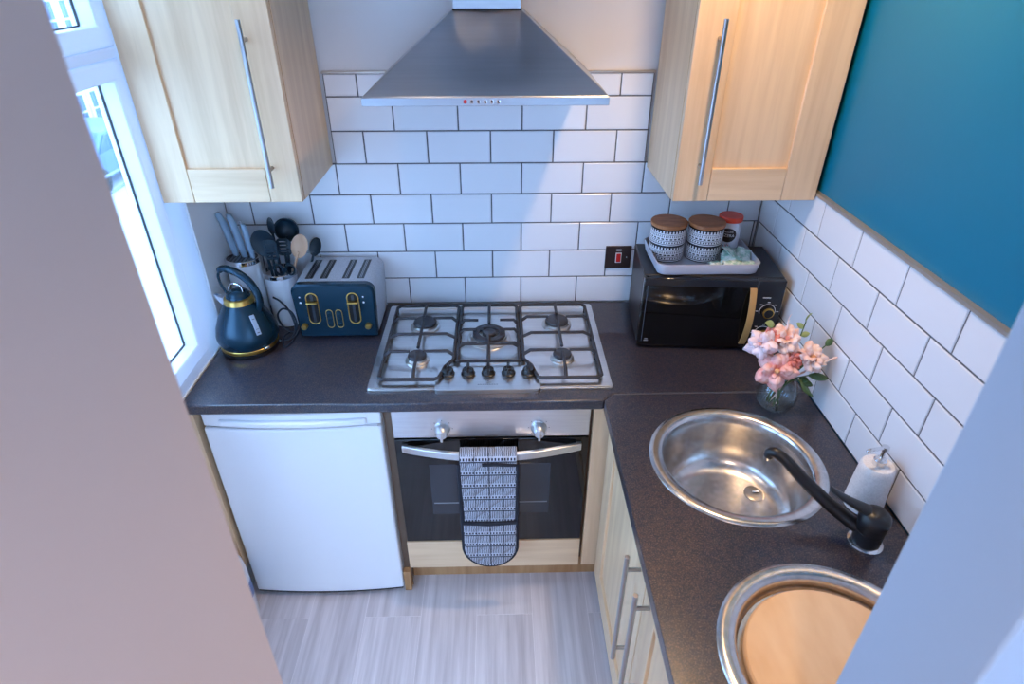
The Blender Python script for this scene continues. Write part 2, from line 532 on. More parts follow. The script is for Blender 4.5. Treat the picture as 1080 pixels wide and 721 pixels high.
# window opening in the left wall
WY0, WY1, WZ0, WZ1 = -1.22, -0.245, T - 0.0, T + 1.22
wl = MB()
wl.box(-1.068, XL, WY1, 0.012, -0.08, CEIL)
DY0, DY1, DZ0, DZ1 = -2.68, -1.44, 0.03, 2.16     # unseen glazed doors, added behind the partition to light fridge and floor
wl.box(-1.068, XL, DY1, WY0, -0.08, CEIL); wl.box(-1.068, XL, -2.75, DY0, -0.08, CEIL)
wl.box(-1.068, XL, DY0, DY1, -0.08, DZ0); wl.box(-1.068, XL, DY0, DY1, DZ1, CEIL)
wl.box(-1.068, XL, WY0, WY1, -0.08, WZ0)
wl.box(-1.068, XL, WY0, WY1, WZ1, CEIL)
wall_left = struct(wl.build('wall_left', mat('bright_white_gloss_paint', C(247, 248, 251), 0.4)))  # wall white raised to imitate the glare beside the window
struct(MB().box(-1.068, 1.70, -3.9, 0.16, CEIL, CEIL + 0.1).build('ceiling', M_ceil))
# partition with the doorway the picture looks through
struct(MB().box(-0.492, -0.392, -3.9, -1.53, -0.08, CEIL).build('wall_front_left', M_warmlit, bevel=0.004))
struct(MB().box(0.412, 1.05, -1.685, -1.53, -0.08, CEIL).build('wall_front_right', M_bluelit, bevel=0.004))
struct(MB().box(1.60, 1.70, -3.9, -1.685, -0.08, CEIL).build('wall_hall_right', M_warmlit))
struct(MB().box(1.05, 1.60, -1.685, -1.53, -0.08, CEIL).build('wall_hall_front', M_paint))
struct(MB().box(-1.068, -0.492, -2.9, -2.75, -0.08, CEIL).build('wall_alcove_end', M_paint))
hb_ = MB()                       # hall wall behind the camera, with an unseen window added to light the fridge
HW = (0.35, 1.50, 0.55, 2.30)
hb_.box(-0.392, HW[0], -3.9, -3.75, -0.08, CEIL); hb_.box(HW[1], 1.60, -3.9, -3.75, -0.08, CEIL)
hb_.box(HW[0], HW[1], -3.9, -3.75, -0.08, HW[2]); hb_.box(HW[0], HW[1], -3.9, -3.75, HW[3], CEIL)
struct(hb_.build('wall_hall_back', M_warmlit))

# tiles ------------------------------------------------------------
TP, TQ, G = 0.203, 0.1033, 0.0042
tile_cache = {}
def tile_mesh(w, h):
    key = (round(w, 4), round(h, 4))
    if key in tile_cache: return tile_cache[key]
    bm = bmesh.new()
    i, d = 0.0022, 0.009
    back = [bm.verts.new(p) for p in ((0,d,0),(w,d,0),(w,d,h),(0,d,h))]
    mid = [bm.verts.new(p) for p in ((0,0.0018,0),(w,0.0018,0),(w,0.0018,h),(0,0.0018,h))]
    fr = [bm.verts.new(p) for p in ((i,0,i),(w-i,0,i),(w-i,0,h-i),(i,0,h-i))]
    for a, b in ((back, mid), (mid, fr)):
        for k in range(4):
            l = (k+1) % 4
            bm.faces.new((a[k], a[l], b[l], b[k]))
    bm.faces.new(fr)
    bmesh.ops.recalc_face_normals(bm, faces=bm.faces[:])
    me = bpy.data.meshes.new('tile'); bm.to_mesh(me); bm.free()
    me.materials.append(M_tile)
    tile_cache[key] = me
    return me
def put_tile(parent, a0, a1, z0, z1, side):
    """side 'back': along x at y=0; 'right': along -y at x=XR."""
    w, h = a1 - a0 - G, z1 - z0 - G
    if w < 0.006 or h < 0.006: return
    o = bpy.data.objects.new('tile', tile_mesh(w, h))
    COL.objects.link(o); o.parent = parent
    tilt = random.uniform(-0.0015, 0.0015)
    if side == 'back':
        o.location = (a0 + G/2, 0.0, T + z0 + G/2); o.rotation_euler = (tilt, 0, tilt)
    else:
        o.location = (XR, -(a0 + G/2), T + z0 + G/2); o.rotation_euler = (tilt, 0, -PI/2 + tilt)
TOPB = 0.790
for r in range(8):
    z0, z1 = r*TQ, min((r+1)*TQ, TOPB)
    lo, hi = (XL, XR) if r < 5 else (-0.608, 0.405)
    ph = 0.0 if r % 2 == 0 else 0.5
    for j in range(-6, 6):
        a0, a1 = max((j+ph)*TP, lo), min((j+ph+1)*TP, hi)
        if a1 - a0 > 0.01: put_tile(wall_back, a0, a1, z0, z1, 'back')
B('grout', M_grout, wall_back, XL, XR, 0.0028, 0.0125, T, T + 5*TQ)
B('grout', M_grout, wall_back, -0.608, 0.405, 0.0028, 0.0125, T + 5*TQ, T + TOPB)
B('tile_trim', M_trim, wall_back, -0.610, 0.408, -0.002, 0.012, T + TOPB, T + TOPB + 0.006)
TOPR = 5*TQ
offs = {0: 0.605, 1: 0.715, 2: 0.2078, 3: 0.3318, 4: 0.4009}
for r in range(5):
    o0 = offs[r] % TP - TP
    for j in range(0, 9):
        a0, a1 = max(o0 + j*TP, 0.0), min(o0 + (j+1)*TP, 1.528)
        if a1 - a0 > 0.01: put_tile(wall_right, a0, a1, r*TQ, (r+1)*TQ, 'right')
B('grout', M_grout, wall_right, XR + 0.0028, XR + 0.0125, -1.53, 0.0, T, T + TOPR)
B('tile_trim', M_trim, wall_right, XR - 0.003, XR + 0.012, -1.53, 0.0, T + TOPR, T + TOPR + 0.008)

# window -----------------------------------------------------------
win = bpy.data.objects.new('window_1', None); COL.objects.link(win)
win.location = (-1.03, (WY0+WY1)/2, WZ0); struct(win)
YZ = Matrix(((0,0,1,0), (1,0,0,0), (0,1,0,0), (0,0,0,1)))      # plate drawn in (y, z), thickness along x
def rc(y0, y1, z0, z1): return [(y0, z0), (y1, z0), (y1, z1), (y0, z1)]
FX0, FX1 = -1.064, -1.004
MZ0, MZ1 = T + 0.882, T + 0.906      # transom
MY0, MY1 = -0.885, -0.84             # mullion
fh = [rc(a, b, c, d) for a, b in ((WY0 + 0.045, MY0), (MY1, WY1 - 0.115)) for c, d in ((WZ0 + 0.035, MZ0), (MZ1, WZ1 - 0.045))]  # corner-side frame member widened to spread the glow
MB().poly(rc(WY0, WY1, WZ0, WZ1), FX0, FX1, holes=fh, M=YZ).build('window_frame', M_upvc, win, bevel=0.004)
def sash(y0, y1, z0, z1):
    """casement standing in one opening of the frame: profile, gasket, pane."""
    t = 0.045
    so = MB().poly(rc(y0, y1, z0, z1), -1.062, -1.000, holes=[rc(y0+t, y1-t, z0+t, z1-t)], M=YZ).build('sash', M_upvc, win, bevel=0.006, seg=3)
    MB().poly(rc(y0+t-0.001, y1-t+0.001, z0+t-0.001, z1-t+0.001), -1.046, -1.041, holes=[rc(y0+t+0.003, y1-t-0.003, z0+t+0.003, z1-t-0.003)], M=YZ).build('gasket', M_gasket, so)
    MB().box(-1.052, -1.0462, y0+t+0.0005, y1-t-0.0005, z0+t+0.0005, z1-t-0.0005).build('pane', M_pane, so)
for ya, yb in ((WY0 + 0.047, MY0 - 0.002), (MY1 + 0.002, WY1 - 0.117)):
    sash(ya, yb, WZ0 + 0.037, MZ0 - 0.002)
    sash(ya, yb, MZ1 + 0.002, WZ1 - 0.047)

light_doors = bpy.data.objects.new('door_1', None); COL.objects.link(light_doors)  # doors added out of view to bring in more daylight
light_doors.location = (-1.03, -2.06, DZ0); struct(light_doors)
fd = MB().poly(rc(DY0, DY1, DZ0, DZ1), -1.064, -1.010, holes=[rc(DY0+0.07, -2.11, DZ0+0.10, DZ1-0.07), rc(-2.01, DY1-0.07, DZ0+0.10, DZ1-0.07)], M=YZ)
fd.build('door_frame', M_upvc, light_doors, bevel=0.004)
for a, b in ((DY0+0.071, -2.111), (-2.009, DY1-0.071)):
    B('pane', M_pane, light_doors, -1.042, -1.036, a, b, DZ0+0.101, DZ1-0.071)
light_win = bpy.data.objects.new('window_2', None); COL.objects.link(light_win)  # unseen window, added to throw daylight in from behind the camera
light_win.location = (0.65, -3.82, HW[2]); struct(light_win)
f2 = MB().poly(rc(HW[0], HW[1], HW[2], HW[3]), 3.79, 3.86, holes=[rc(HW[0]+0.06, 0.90, HW[2]+0.06, HW[3]-0.06), rc(0.96, HW[1]-0.06, HW[2]+0.06, HW[3]-0.06)], M=Matrix(((1,0,0,0), (0,0,-1,0), (0,1,0,0), (0,0,0,1))))
f2.build('window_frame', M_upvc, light_win, bevel=0.004)
for a, b in ((HW[0]+0.061, 0.899), (0.961, HW[1]-0.061)):
    B('pane', M_pane, light_win, a, b, -3.828, -3.822, HW[2]+0.061, HW[3]-0.061)

# ------------------------------------------------------------------ worktops, sinks
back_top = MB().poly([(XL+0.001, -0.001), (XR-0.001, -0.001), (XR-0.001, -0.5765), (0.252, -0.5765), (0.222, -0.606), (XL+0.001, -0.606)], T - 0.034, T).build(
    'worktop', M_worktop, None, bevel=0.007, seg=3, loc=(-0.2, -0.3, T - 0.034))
tag(back_top, 'dark speckled worktop along the back wall carrying the hob and kettle', 'worktop')
S1, S2 = (0.520, -0.865), (0.535, -1.398)
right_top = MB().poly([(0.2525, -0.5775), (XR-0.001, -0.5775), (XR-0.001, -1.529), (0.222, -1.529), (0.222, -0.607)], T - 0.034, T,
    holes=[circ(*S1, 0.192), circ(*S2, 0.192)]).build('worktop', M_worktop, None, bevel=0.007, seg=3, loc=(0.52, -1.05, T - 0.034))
tag(right_top, 'dark speckled worktop with two round sinks along the right wall', 'worktop')
B('joint_strip', mat('worktop_joint', C(120, 118, 120), 0.3, 0.5), right_top, 0.255, XR - 0.002, -0.5777, -0.5763, T - 0.02, T + 0.0006)

s1 = thing('round_sink', 'round stainless steel sink bowl under the black tap', 'sink', (*S1, T - 0.165))
MB().lathe([(0.0, -0.168), (0.06, -0.167), (0.12, -0.163), (0.150, -0.152), (0.166, -0.130), (0.174, -0.09), (0.179, -0.03), (0.181, -0.006),
            (0.185, 0.001), (0.189, 0.004), (0.206, 0.0062), (0.214, 0.005), (0.2185, 0.001), (0.2185, 0.0002)], (*S1, T), 72).build('bowl', M_sink, s1)
dr = MB().lathe([(0.0, -0.160), (0.014, -0.160), (0.024, -0.161), (0.029, -0.1635), (0.029, -0.168)], (S1[0]+0.098, S1[1]+0.045, T), 32).build('drain', mat('drain_steel', (0.36,0.34,0.33,1), 0.35, 1.0), s1)
B('drain_knob', M_chrome, dr, S1[0]+0.088, S1[0]+0.108, S1[1]+0.042, S1[1]+0.048, T - 0.1605, T - 0.155, bevel=0.001)

s2 = thing('round_sink', 'round stainless steel sink with a stepped ledge holding the chopping board', 'sink', (*S2, T - 0.15))
MB().lathe([(0.0, -0.150), (0.10, -0.148), (0.138, -0.135), (0.150, -0.10), (0.152, -0.038), (0.157, -0.032), (0.176, -0.030), (0.1795, -0.026), (0.181, -0.006),
            (0.185, 0.001), (0.189, 0.004), (0.206, 0.0062), (0.214, 0.005), (0.2185, 0.001), (0.2185, 0.0002)], (*S2, T), 72).build('bowl', M_sink, s2)
bd = MB().lathe([(0.0, 0.0), (0.162, 0.0), (0.166, 0.003), (0.166, 0.014), (0.162, 0.018), (0.0, 0.018)], (0, 0, 0), 72).build('chopping_board', M_board)
bd.location = (*S2, T - 0.0298); bd.rotation_euler = (0, 0, R(35))
tag(bd, 'round pale beech chopping board resting inside the nearer sink', 'board')

# tap --------------------------------------------------------------
tp = (0.716, -1.128, T)
tap = thing('mixer_tap', 'matt black mixer tap with long straight spout between the two sinks', 'tap', tp)
MB().lathe([(0, 0), (0.036, 0), (0.036, 0.004), (0.031, 0.007), (0, 0.007)], tp, 36).build('base_ring', M_chrome, tap)
MB().lathe([(0, 0.006), (0.029, 0.006), (0.029, 0.040), (0.0275, 0.041), (0.0275, 0.043), (0.0295, 0.044), (0.030, 0.062), (0, 0.062)], tp, 36).build('body', M_tapblack, tap)
def P3(v, o): return (v[0]+o[0], v[1]+o[1], v[2]+o[2])
sp_pts = smooth_path([P3(p, tp) for p in ((0.0, 0.0, 0.030), (-0.030, 0.024, 0.040), (-0.075, 0.058, 0.066), (-0.118, 0.093, 0.098), (-0.150, 0.120, 0.126), (-0.170, 0.137, 0.138), (-0.181, 0.146, 0.134), (-0.184, 0.149, 0.122))], 5)
n = len(sp_pts)
MB().tube(sp_pts, [0.0165 - 0.0055*i/(n-1) for i in range(n)], 14).build('spout', M_tapblack, tap)
e = sp_pts[-1]
MB().lathe([(0, -0.010), (0.0085, -0.010), (0.0105, 0.002), (0, 0.002)], tuple(e), 20).build('aerator', M_chrome, tap)
cp = MB()
cp.lathe([(0, 0.062), (0.031, 0.062), (0.0325, 0.070), (0.031, 0.083), (0.024, 0.092), (0.012, 0.096), (0, 0.097)], tp, 32)
lv = smooth_path([P3(p, tp) for p in ((0.012, -0.004, 0.080), (-0.022, 0.012, 0.092), (-0.055, 0.028, 0.104), (-0.088, 0.043, 0.122))], 6)
cp.tube(lv, [0.022 - 0.0135*i/(len(lv)-1) for i in range(len(lv))], 12, flat=0.45)
cp.build('lever', M_tapblack, tap)

# soap dispenser ---------------------------------------------------
so = (0.766, -1.018, T)
soap = thing('soap_dispenser', 'white stone soap dispenser with chrome pump against the right wall', 'soap dispenser', so)
MB().lathe([(0, 0), (0.040, 0), (0.0425, 0.003), (0.041, 0.03), (0.037, 0.11), (0.0355, 0.122), (0.032, 0.127), (0, 0.127)], so, 40).build('bottle', M_soap, soap)
pm = MB().lathe([(0, 0.127), (0.014, 0.127), (0.014, 0.140), (0.011, 0.144), (0.0045, 0.145), (0.0045, 0.168), (0.0085, 0.169), (0.0085, 0.178), (0, 0.179)], so, 24).build('pump', M_chrome, soap)
MB().tube(smooth_path([P3(p, so) for p in ((0.006, 0, 0.174), (-0.018, -0.003, 0.175), (-0.037, -0.006, 0.173), (-0.042, -0.007, 0.168))], 4), [0.0042]*12 + [0.003], 10).build('nozzle', M_chrome, pm)

# ------------------------------------------------------------------ gas hob
hob = thing('gas_hob', 'five-burner stainless steel gas hob set in the back worktop', 'hob', (-0.109, -0.29, T))
HX0, HX1, HY0, HY1 = -0.474, 0.256, -0.550, -0.036
MB().poly(rrect(HX0, HX1, HY0, HY1, 0.010), T + 0.0002, T + 0.006).build('plate', M_steel, hob, bevel=0.002)
lip = MB().poly(rrect(HX0+0.002, HX1-0.002, HY0+0.002, HY1-0.002, 0.010), T + 0.006, T + 0.0105, holes=[rrect(HX0+0.026, HX1-0.026, HY0+0.022, HY1-0.022, 0.022)])
lip.build('raised_rim', M_steel, hob, bevel=0.003, seg=3)
PX0, PX1, PY0, PY1 = -0.272, 0.040, -0.566, -0.442
MB().poly(rrect(PX0, PX1, PY0, PY1, 0.012), T + 0.0003, T + 0.015).build('control_panel', M_steel, hob, bevel=0.003, seg=3)
for i, kx in enumerate((-0.238, -0.176, -0.115, -0.054, 0.007)):
    kb = MB().lathe([(0, 0.015), (0.021, 0.015), (0.0215, 0.019), (0.0185, 0.021), (0.017, 0.032), (0.0155, 0.034), (0, 0.034)], (kx, -0.484, T), 28).build('knob', M_blackplastic, hob)
    MB().box(kx-0.0045, kx+0.0045, -0.503, -0.462, T + 0.030, T + 0.044).build('knob_grip', M_blackplastic, kb, bevel=0.0025)
    B('knob_mark', M_greyprint, hob, kx-0.003, kx+0.003, -0.524, -0.519, T + 0.0149, T + 0.0153)
for mx_ in range(9):
    B('panel_mark', M_greyprint, hob, -0.146+mx_*0.0068, -0.141+mx_*0.0068, -0.541, -0.538, T + 0.0149, T + 0.0153)
# pressed circle around the wok burner
MB().tube([(-0.115 + 0.102*math.cos(a*PI/36), -0.300 + 0.118*math.sin(a*PI/36), T + 0.0058) for a in range(72)], 0.0016, 6, closed=True).build('pressed_ring', M_steel, hob)
def burner(x, y, r, wok=False):
    b = MB().lathe([(0, 0.006), (r*1.32, 0.006), (r*1.30, 0.010), (r*1.12, 0.013), (r*1.08, 0.020), (0, 0.020)], (x, y, T), 40).build('burner', M_alu, hob)
    if wok:
        MB().lathe([(r*0.62, 0.020), (r*0.60, 0.028), (r*0.70, 0.031), (r*0.98, 0.029), (r*1.0, 0.020)], (x, y, T), 40).build('burner_cap', M_cap, b)
        MB().lathe([(0, 0.020), (r*0.40, 0.020), (r*0.40, 0.030), (r*0.34, 0.033), (0, 0.033)], (x, y, T), 32).build('inner_cap', M_cap, b)
        for k in range(3):
            a = R(20 + 120*k)
            MB().tube([(x + r*0.3*math.cos(a), y + r*0.3*math.sin(a), T + 0.027), (x + r*0.7*math.cos(a), y + r*0.7*math.sin(a), T + 0.027)], 0.005, 8).build('bridge', M_cap, b)
    else:
        MB().lathe([(0, 0.020), (r, 0.020), (r*1.02, 0.024), (r*0.95, 0.029), (r*0.6, 0.031), (0, 0.0315)], (x, y, T), 36).build('burner_cap', M_cap, b)
burner(-0.335, -0.182, 0.039); burner(-0.340, -0.392, 0.029); burner(-0.115, -0.262, 0.055, True); burner(0.118, -0.180, 0.039); burner(0.118, -0.392, 0.029)
def support(name, x0, x1, y0, y1, centres, notch=None, cx=None):
    """cast-iron pan support: loop, mid bar, fingers with raised tips, feet."""
    g = MB()
    zl, zt = T + 0.024, T + 0.040
    r = 0.0058
    if notch == 'R':      # corner cut away beside the knobs
        loop = [(x0+0.012, y0), (x1-0.052, y0), (x1-0.040, y0+0.006), (x1-0.030, y0+0.040), (x1-0.024, y0+0.066), (x1, y0+0.105), (x1, y1-0.012), (x1-0.012, y1), (x0+0.012, y1), (x0, y1-0.012), (x0, y0+0.012)]
    elif notch == 'L':
        loop = [(x0+0.052, y0), (x1-0.012, y0), (x1, y0+0.012), (x1, y1-0.012), (x1-0.012, y1), (x0+0.012, y1), (x0, y1-0.012), (x0, y0+0.105), (x0+0.024, y0+0.066), (x0+0.030, y0+0.040), (x0+0.040, y0+0.006)]
    else:
        loop = [(x0, y0), (x1, y0), (x1, y1-0.010), (x1-0.010, y1), (x0+0.010, y1), (x0, y1-0.010)]
    g.tube([(a, b, zl) for a, b in loop], r, 8, closed=True)
    def finger(p, q):
        m = (p[0] + (q[0]-p[0])*0.22, p[1] + (q[1]-p[1])*0.22)
        g.tube([(p[0], p[1], zl), (m[0], m[1], zt), (q[0], q[1], zt)], [r, r*0.95, r*0.8], 8)
    for bx, by, br in centres:
        finger((x0, by), (bx - br, by)); finger((x1, by), (bx + br, by))
    ym = sum(c[1] for c in centres)/len(centres)
    if len(centres) == 2:
        g.tube([(x0, ym, zl), (x0+0.03, ym, zt), (x1-0.03, ym, zt), (x1, ym, zl)], r*0.9, 8)
        finger((cx, y1), (cx, centres[0][1] + 0.012)); finger((cx, y0), (cx, centres[1][1] - 0.012))
        g.tube([(cx, centres[0][1]-0.022, zt), (cx, ym, zt), (cx, centres[1][1]+0.022, zt)], r*0.9, 8)
    else:
        bx, by, br = centres[0]
        finger((bx, y1), (bx, by + br)); finger((bx, y0), (bx, by - br))
        for dy in (-0.085, 0.062):
            finger((x0, by+dy), (bx - br*0.92, by+dy)); finger((x1, by+dy), (bx + br*0.92, by+dy))
        g.tube([(x0, by-0.085, zl), (x0+0.02, by-0.085, zt-0.004), (x1-0.02, by-0.085, zt-0.004), (x1, by-0.085, zl)], r*0.8, 8)
    for fx, fy in ((x0, y0+0.12), (x1, y0+0.12), (x0, y1-0.03), (x1, y1-0.03), (x0, ym), (x1, ym)):
        g.tube([(fx, fy, T + 0.0061), (fx, fy, zl)], 0.0058, 8)
    g.build('pan_support', M_iron, hob)
support('l', -0.442, -0.224, -0.522, -0.066, [(-0.335, -0.182, 0.030), (-0.340, -0.392, 0.022)], 'R', -0.338)
support('c', -0.212, -0.018, -0.428, -0.066, [(-0.115, -0.262, 0.040)])
support('r', -0.006, 0.226, -0.522, -0.066, [(0.118, -0.180, 0.030), (0.118, -0.392, 0.022)], 'L', 0.118)

# ------------------------------------------------------------------ oven with its housing
OX0, OX1, OF = -0.405, 0.190, -0.580
oven = thing('built_in_oven', 'built-in electric oven with steel panel and black glass door', 'oven', (-0.107, -0.3, 0.255))
B('body', M_interior, oven, OX0+0.006, OX1-0.006, -0.555, -0.03, 0.255, T - 0.036)
B('control_panel', M_steel, oven, OX0, OX1, OF, -0.555, T - 0.153, T - 0.036, bevel=0.002)
for kx in (-0.256, 0.036):
    k = MB().lathe([(0, 0), (0.024, 0), (0.0245, 0.004), (0.021, 0.008), (0.017, 0.030), (0.014, 0.034), (0, 0.0345)], (0,0,0), 28, M=Matrix.Translation((kx, OF, T - 0.118)) @ Matrix.Rotation(PI/2, 4, 'X')).build('knob', M_satin, oven)
    MB().box(kx-0.004, kx+0.004, OF-0.040, OF-0.026, T-0.139, T-0.101).build('knob_grip', M_satin, k, bevel=0.002)
    for a in range(0, 360, 45):
        q = R(a)
        B('panel_mark', M_greyprint, oven, kx+0.031*math.cos(q)-0.0015, kx+0.031*math.cos(q)+0.0015, OF-0.0004, OF+0.0002, T-0.118+0.031*math.sin(q)-0.0015, T-0.118+0.031*math.sin(q)+0.0015)
dz0, dz1 = 0.256, T - 0.160
door = B('door', M_blackglass, oven, OX0, OX1, OF, -0.556, dz0, dz1, bevel=0.002)
B('inner_window', M_greyglass, door, -0.306, 0.076, OF - 0.0006, OF + 0.001, T - 0.482, T - 0.262)
B('shelf_bar', mat('oven_shelf_wire', C(120,126,134), 0.4), door, -0.300, 0.070, OF - 0.0010, OF + 0.001, T - 0.434, T - 0.429)
hd = MB()
hp = [(-0.382 + 0.550*i/24, OF - 0.008 - 0.046*math.sin(PI*i/24)**0.9, T - 0.186) for i in range(25)]
rings = []
for i, p in enumerate(hp):
    a = 0.0065
    rings.append([(p[0], p[1]-a, p[2]-0.013), (p[0], p[1]+a, p[2]-0.013), (p[0], p[1]+a, p[2]+0.013), (p[0], p[1]-a, p[2]+0.013)])
hd.loft(rings)
handle = hd.build('handle', M_steel, door, bevel=0.002)
for hx in (-0.374, 0.160):
    MB().box(hx-0.008, hx+0.008, OF-0.016, OF+0.001, T-0.197, T-0.176).build('handle_post', M_steel, door, bevel=0.002)

housing = thing('oven_housing', 'maple oven housing unit with plain panel below the black oven', 'cabinet', (-0.10, -0.3, 0.0))
B('side_panel', M_interior, housing, -0.428, -0.410, -0.560, -0.02, 0.0, T - 0.036)
B('side_panel', M_interior, housing, 0.193, 0.1995, -0.560, -0.02, 0.137, T - 0.036)
B('bottom_panel', M_maple_h, housing, OX0 - 0.002, OX1, OF, -0.560, 0.118, 0.250, bevel=0.0015)
B('base_board', M_maple_d, housing, -0.409, 0.192, -0.560, -0.03, 0.118, 0.136)
B('filler_panel', M_maple, housing, 0.200, 0.262, OF, -0.560, 0.118, T - 0.036, bevel=0.0015)
B('plinth', M_maple_d, housing, -0.409, 0.300, -0.520, -0.505, 0.0, 0.116)
B('edge_strip', mat('dark_edge_board', C(104, 84, 68), 0.6), housing, -0.432, -0.406, -0.5605, -0.5595, 0.0, T - 0.036)
B('floor_block', M_maple_d, housing, -0.433, -0.409, -0.585, -0.561, 0.0, 0.10, bevel=0.002)

# oven glove over the handle ---------------------------------------
glove = thing('oven_glove', 'black and white quilted double oven glove hanging over the oven handle', 'oven glove', (-0.118, -0.632, 0.24))
gx = -0.118
hw = 0.086
gy = OF - 0.058
gprof = [(OF-0.022, T-0.40), (OF-0.022, T-0.30), (OF-0.024, T-0.22), (OF-0.030, T-0.178), (OF-0.042, T-0.164), (gy-0.006, T-0.164), (gy-0.016, T-0.174), (gy-0.018, T-0.20), (gy-0.016, T-0.30), (gy-0.013, T-0.44)]
gprof = [tuple(v)[:2] for v in smooth_path([(a, b, 0) for a, b in gprof], 4)]
def sheet(prof, wfun, th, name, m, parent, nx=10):
    rings = []
    N_ = len(prof)
    out, inn = [], []
    for i, (y, z) in enumerate(prof):
        a = prof[max(i-1, 0)]; b = prof[min(i+1, N_-1)]
        t = Vector((b[0]-a[0], b[1]-a[1])).normalized(); nrm = Vector((-t.y, t.x))
        ww = wfun(i, z)
        out.append([(gx + ww*(2*k/nx-1), y + nrm.x*th/2, z + nrm.y*th/2) for k in range(nx+1)])
        inn.append([(gx + ww*(2*k/nx-1), y - nrm.x*th/2, z - nrm.y*th/2) for k in range(nx+1)])
    mb = MB()
    mb.loft([o + list(reversed(q)) for o, q in zip(out, inn)])
    return mb.build(name, m, parent, bevel=0.003)
sheet(gprof, lambda i, z: hw, 0.011, 'quilted_strip', M_glove, glove)
# mitt pocket: thicker with a rounded bottom
pk = MB()
outline = []
zb, zt_ = T - 0.648, T - 0.440
for i in range(25):
    a = PI + PI*i/24
    outline.append((gx + hw*math.cos(a), zb + 0.090 + 0.090*math.sin(a)))
outline = [(gx - hw, zt_)] + outline + [(gx + hw, zt_)]
def mitt(grow, y0, y1):
    c = (gx, (zb+zt_)/2)
    f = [(gx + (x-gx)*(1+grow/hw), y0, z + (0 if z > zt_-0.001 else grow*(z-c[1])/0.104)) for x, z in outline]
    return f
fr_ = mitt(0, gy-0.026, 0)
pk.loft([mitt(-0.006, gy-0.004, 0), mitt(0, gy-0.008, 0), mitt(0, gy-0.021, 0), mitt(-0.007, gy-0.026, 0)])
pocket = pk.build('mitt_pocket', M_glove, glove)
bnd = MB()
edge = [(gx - hw - 0.001, gy-0.018, T-0.19), (gx - hw - 0.001, gy-0.016, T-0.30)] + [(x, gy-0.016, z) for x, z in outline] + [(gx + hw + 0.001, gy-0.016, T-0.30), (gx + hw + 0.001, gy-0.018, T-0.19)]
bnd.tube(edge, 0.0075, 8)
bnd.build('binding', M_binding, glove)
MB().tube([(gx-hw, gy-0.024, zt_+0.002), (gx, gy-0.028, zt_), (gx+hw, gy-0.024, zt_+0.002)], 0.0065, 8).build('pocket_binding', M_binding, glove)
MB().tube(smooth_path([(gx-0.018, gy-0.026, T-0.190), (gx+0.02, gy-0.029, T-0.186), (gx+0.05, gy-0.028, T-0.189), (gx+hw, gy-0.022, T-0.195)], 4), 0.0052, 8).build('hanging_loop', M_binding, glove)

# ------------------------------------------------------------------ fridge
fg = thing('undercounter_fridge', 'white undercounter fridge with slightly bowed door and top grip', 'fridge', (-0.70, -0.3, 0.0))
FX, FW = -0.962, 0.526
B('body', M_fridge, fg, FX, FX+FW, -0.545, -0.02, 0.018, T - 0.040, bevel=0.006)
def bowed(x0, x1, yb, yf, bow, z0, z1, n=16):
    pts = [(x0 + (x1-x0)*i/n, yf - bow*(1-(2*i/n-1)**2)) for i in range(n+1)]
    return MB().poly([(x1, yb), (x0, yb)] + pts, z0, z1)
bowed(FX, FX+FW, -0.551, -0.588, 0.014, 0.022, T - 0.098).build('door', M_fridge, fg, bevel=0.007, seg=3)
bowed(FX, FX+FW, -0.551, -0.580, 0.014, T - 0.094, T - 0.044).build('top_panel', M_fridge, fg, bevel=0.004)
bowed(FX+0.05, FX+FW-0.04, -0.575, -0.594, 0.015, T - 0.088, T - 0.066).build('grip', M_fridge, fg, bevel=0.006, seg=3)
B('hinge_cover', M_fridge, fg, FX+FW-0.055, FX+FW-0.010, -0.592, -0.556, T-0.0982, T-0.0938)
bowed(FX+0.004, FX+FW-0.004, -0.552, -0.586, 0.014, 0.016, 0.022).build('door_gasket', M_gasket, fg)
for fx in (FX+0.03, FX+FW-0.03):
    for fy in (-0.53, -0.06):
        MB().lathe([(0, 0), (0.016, 0), (0.016, 0.019), (0, 0.019)], (fx, fy, 0), 16).build('foot', M_blackplastic, fg)
ep = B('end_panel', M_maple, None, XL + 0.001, -0.974, -0.596, -0.02, 0.15, T - 0.036, loc=(-0.987, -0.3, 0.0))
tag(ep, 'narrow maple end panel between the white fridge and the window wall', 'panel')
bt = (-0.966, -0.672, 0)
bottle = thing('detergent_bottle', 'white plastic bottle with blue patch on the floor left of the fridge', 'bottle', bt)
MB().lathe([(0, 0), (0.030, 0), (0.032, 0.006), (0.032, 0.20), (0.028, 0.26), (0.016, 0.30), (0.012, 0.32), (0, 0.32)], bt, 28, sx=0.98, sy=1.5).build('body', M_white, bottle)
MB().lathe([(0, 0.316), (0.015, 0.316), (0.015, 0.345), (0, 0.345)], bt, 20).build('cap', M_white, bottle)
MB().lathe([(0.0326, 0.10), (0.0326, 0.17)], bt, 28, sx=0.98, sy=1.5).build('label_patch', mat('blue_patch', C(104, 124, 170), 0.5), bottle)

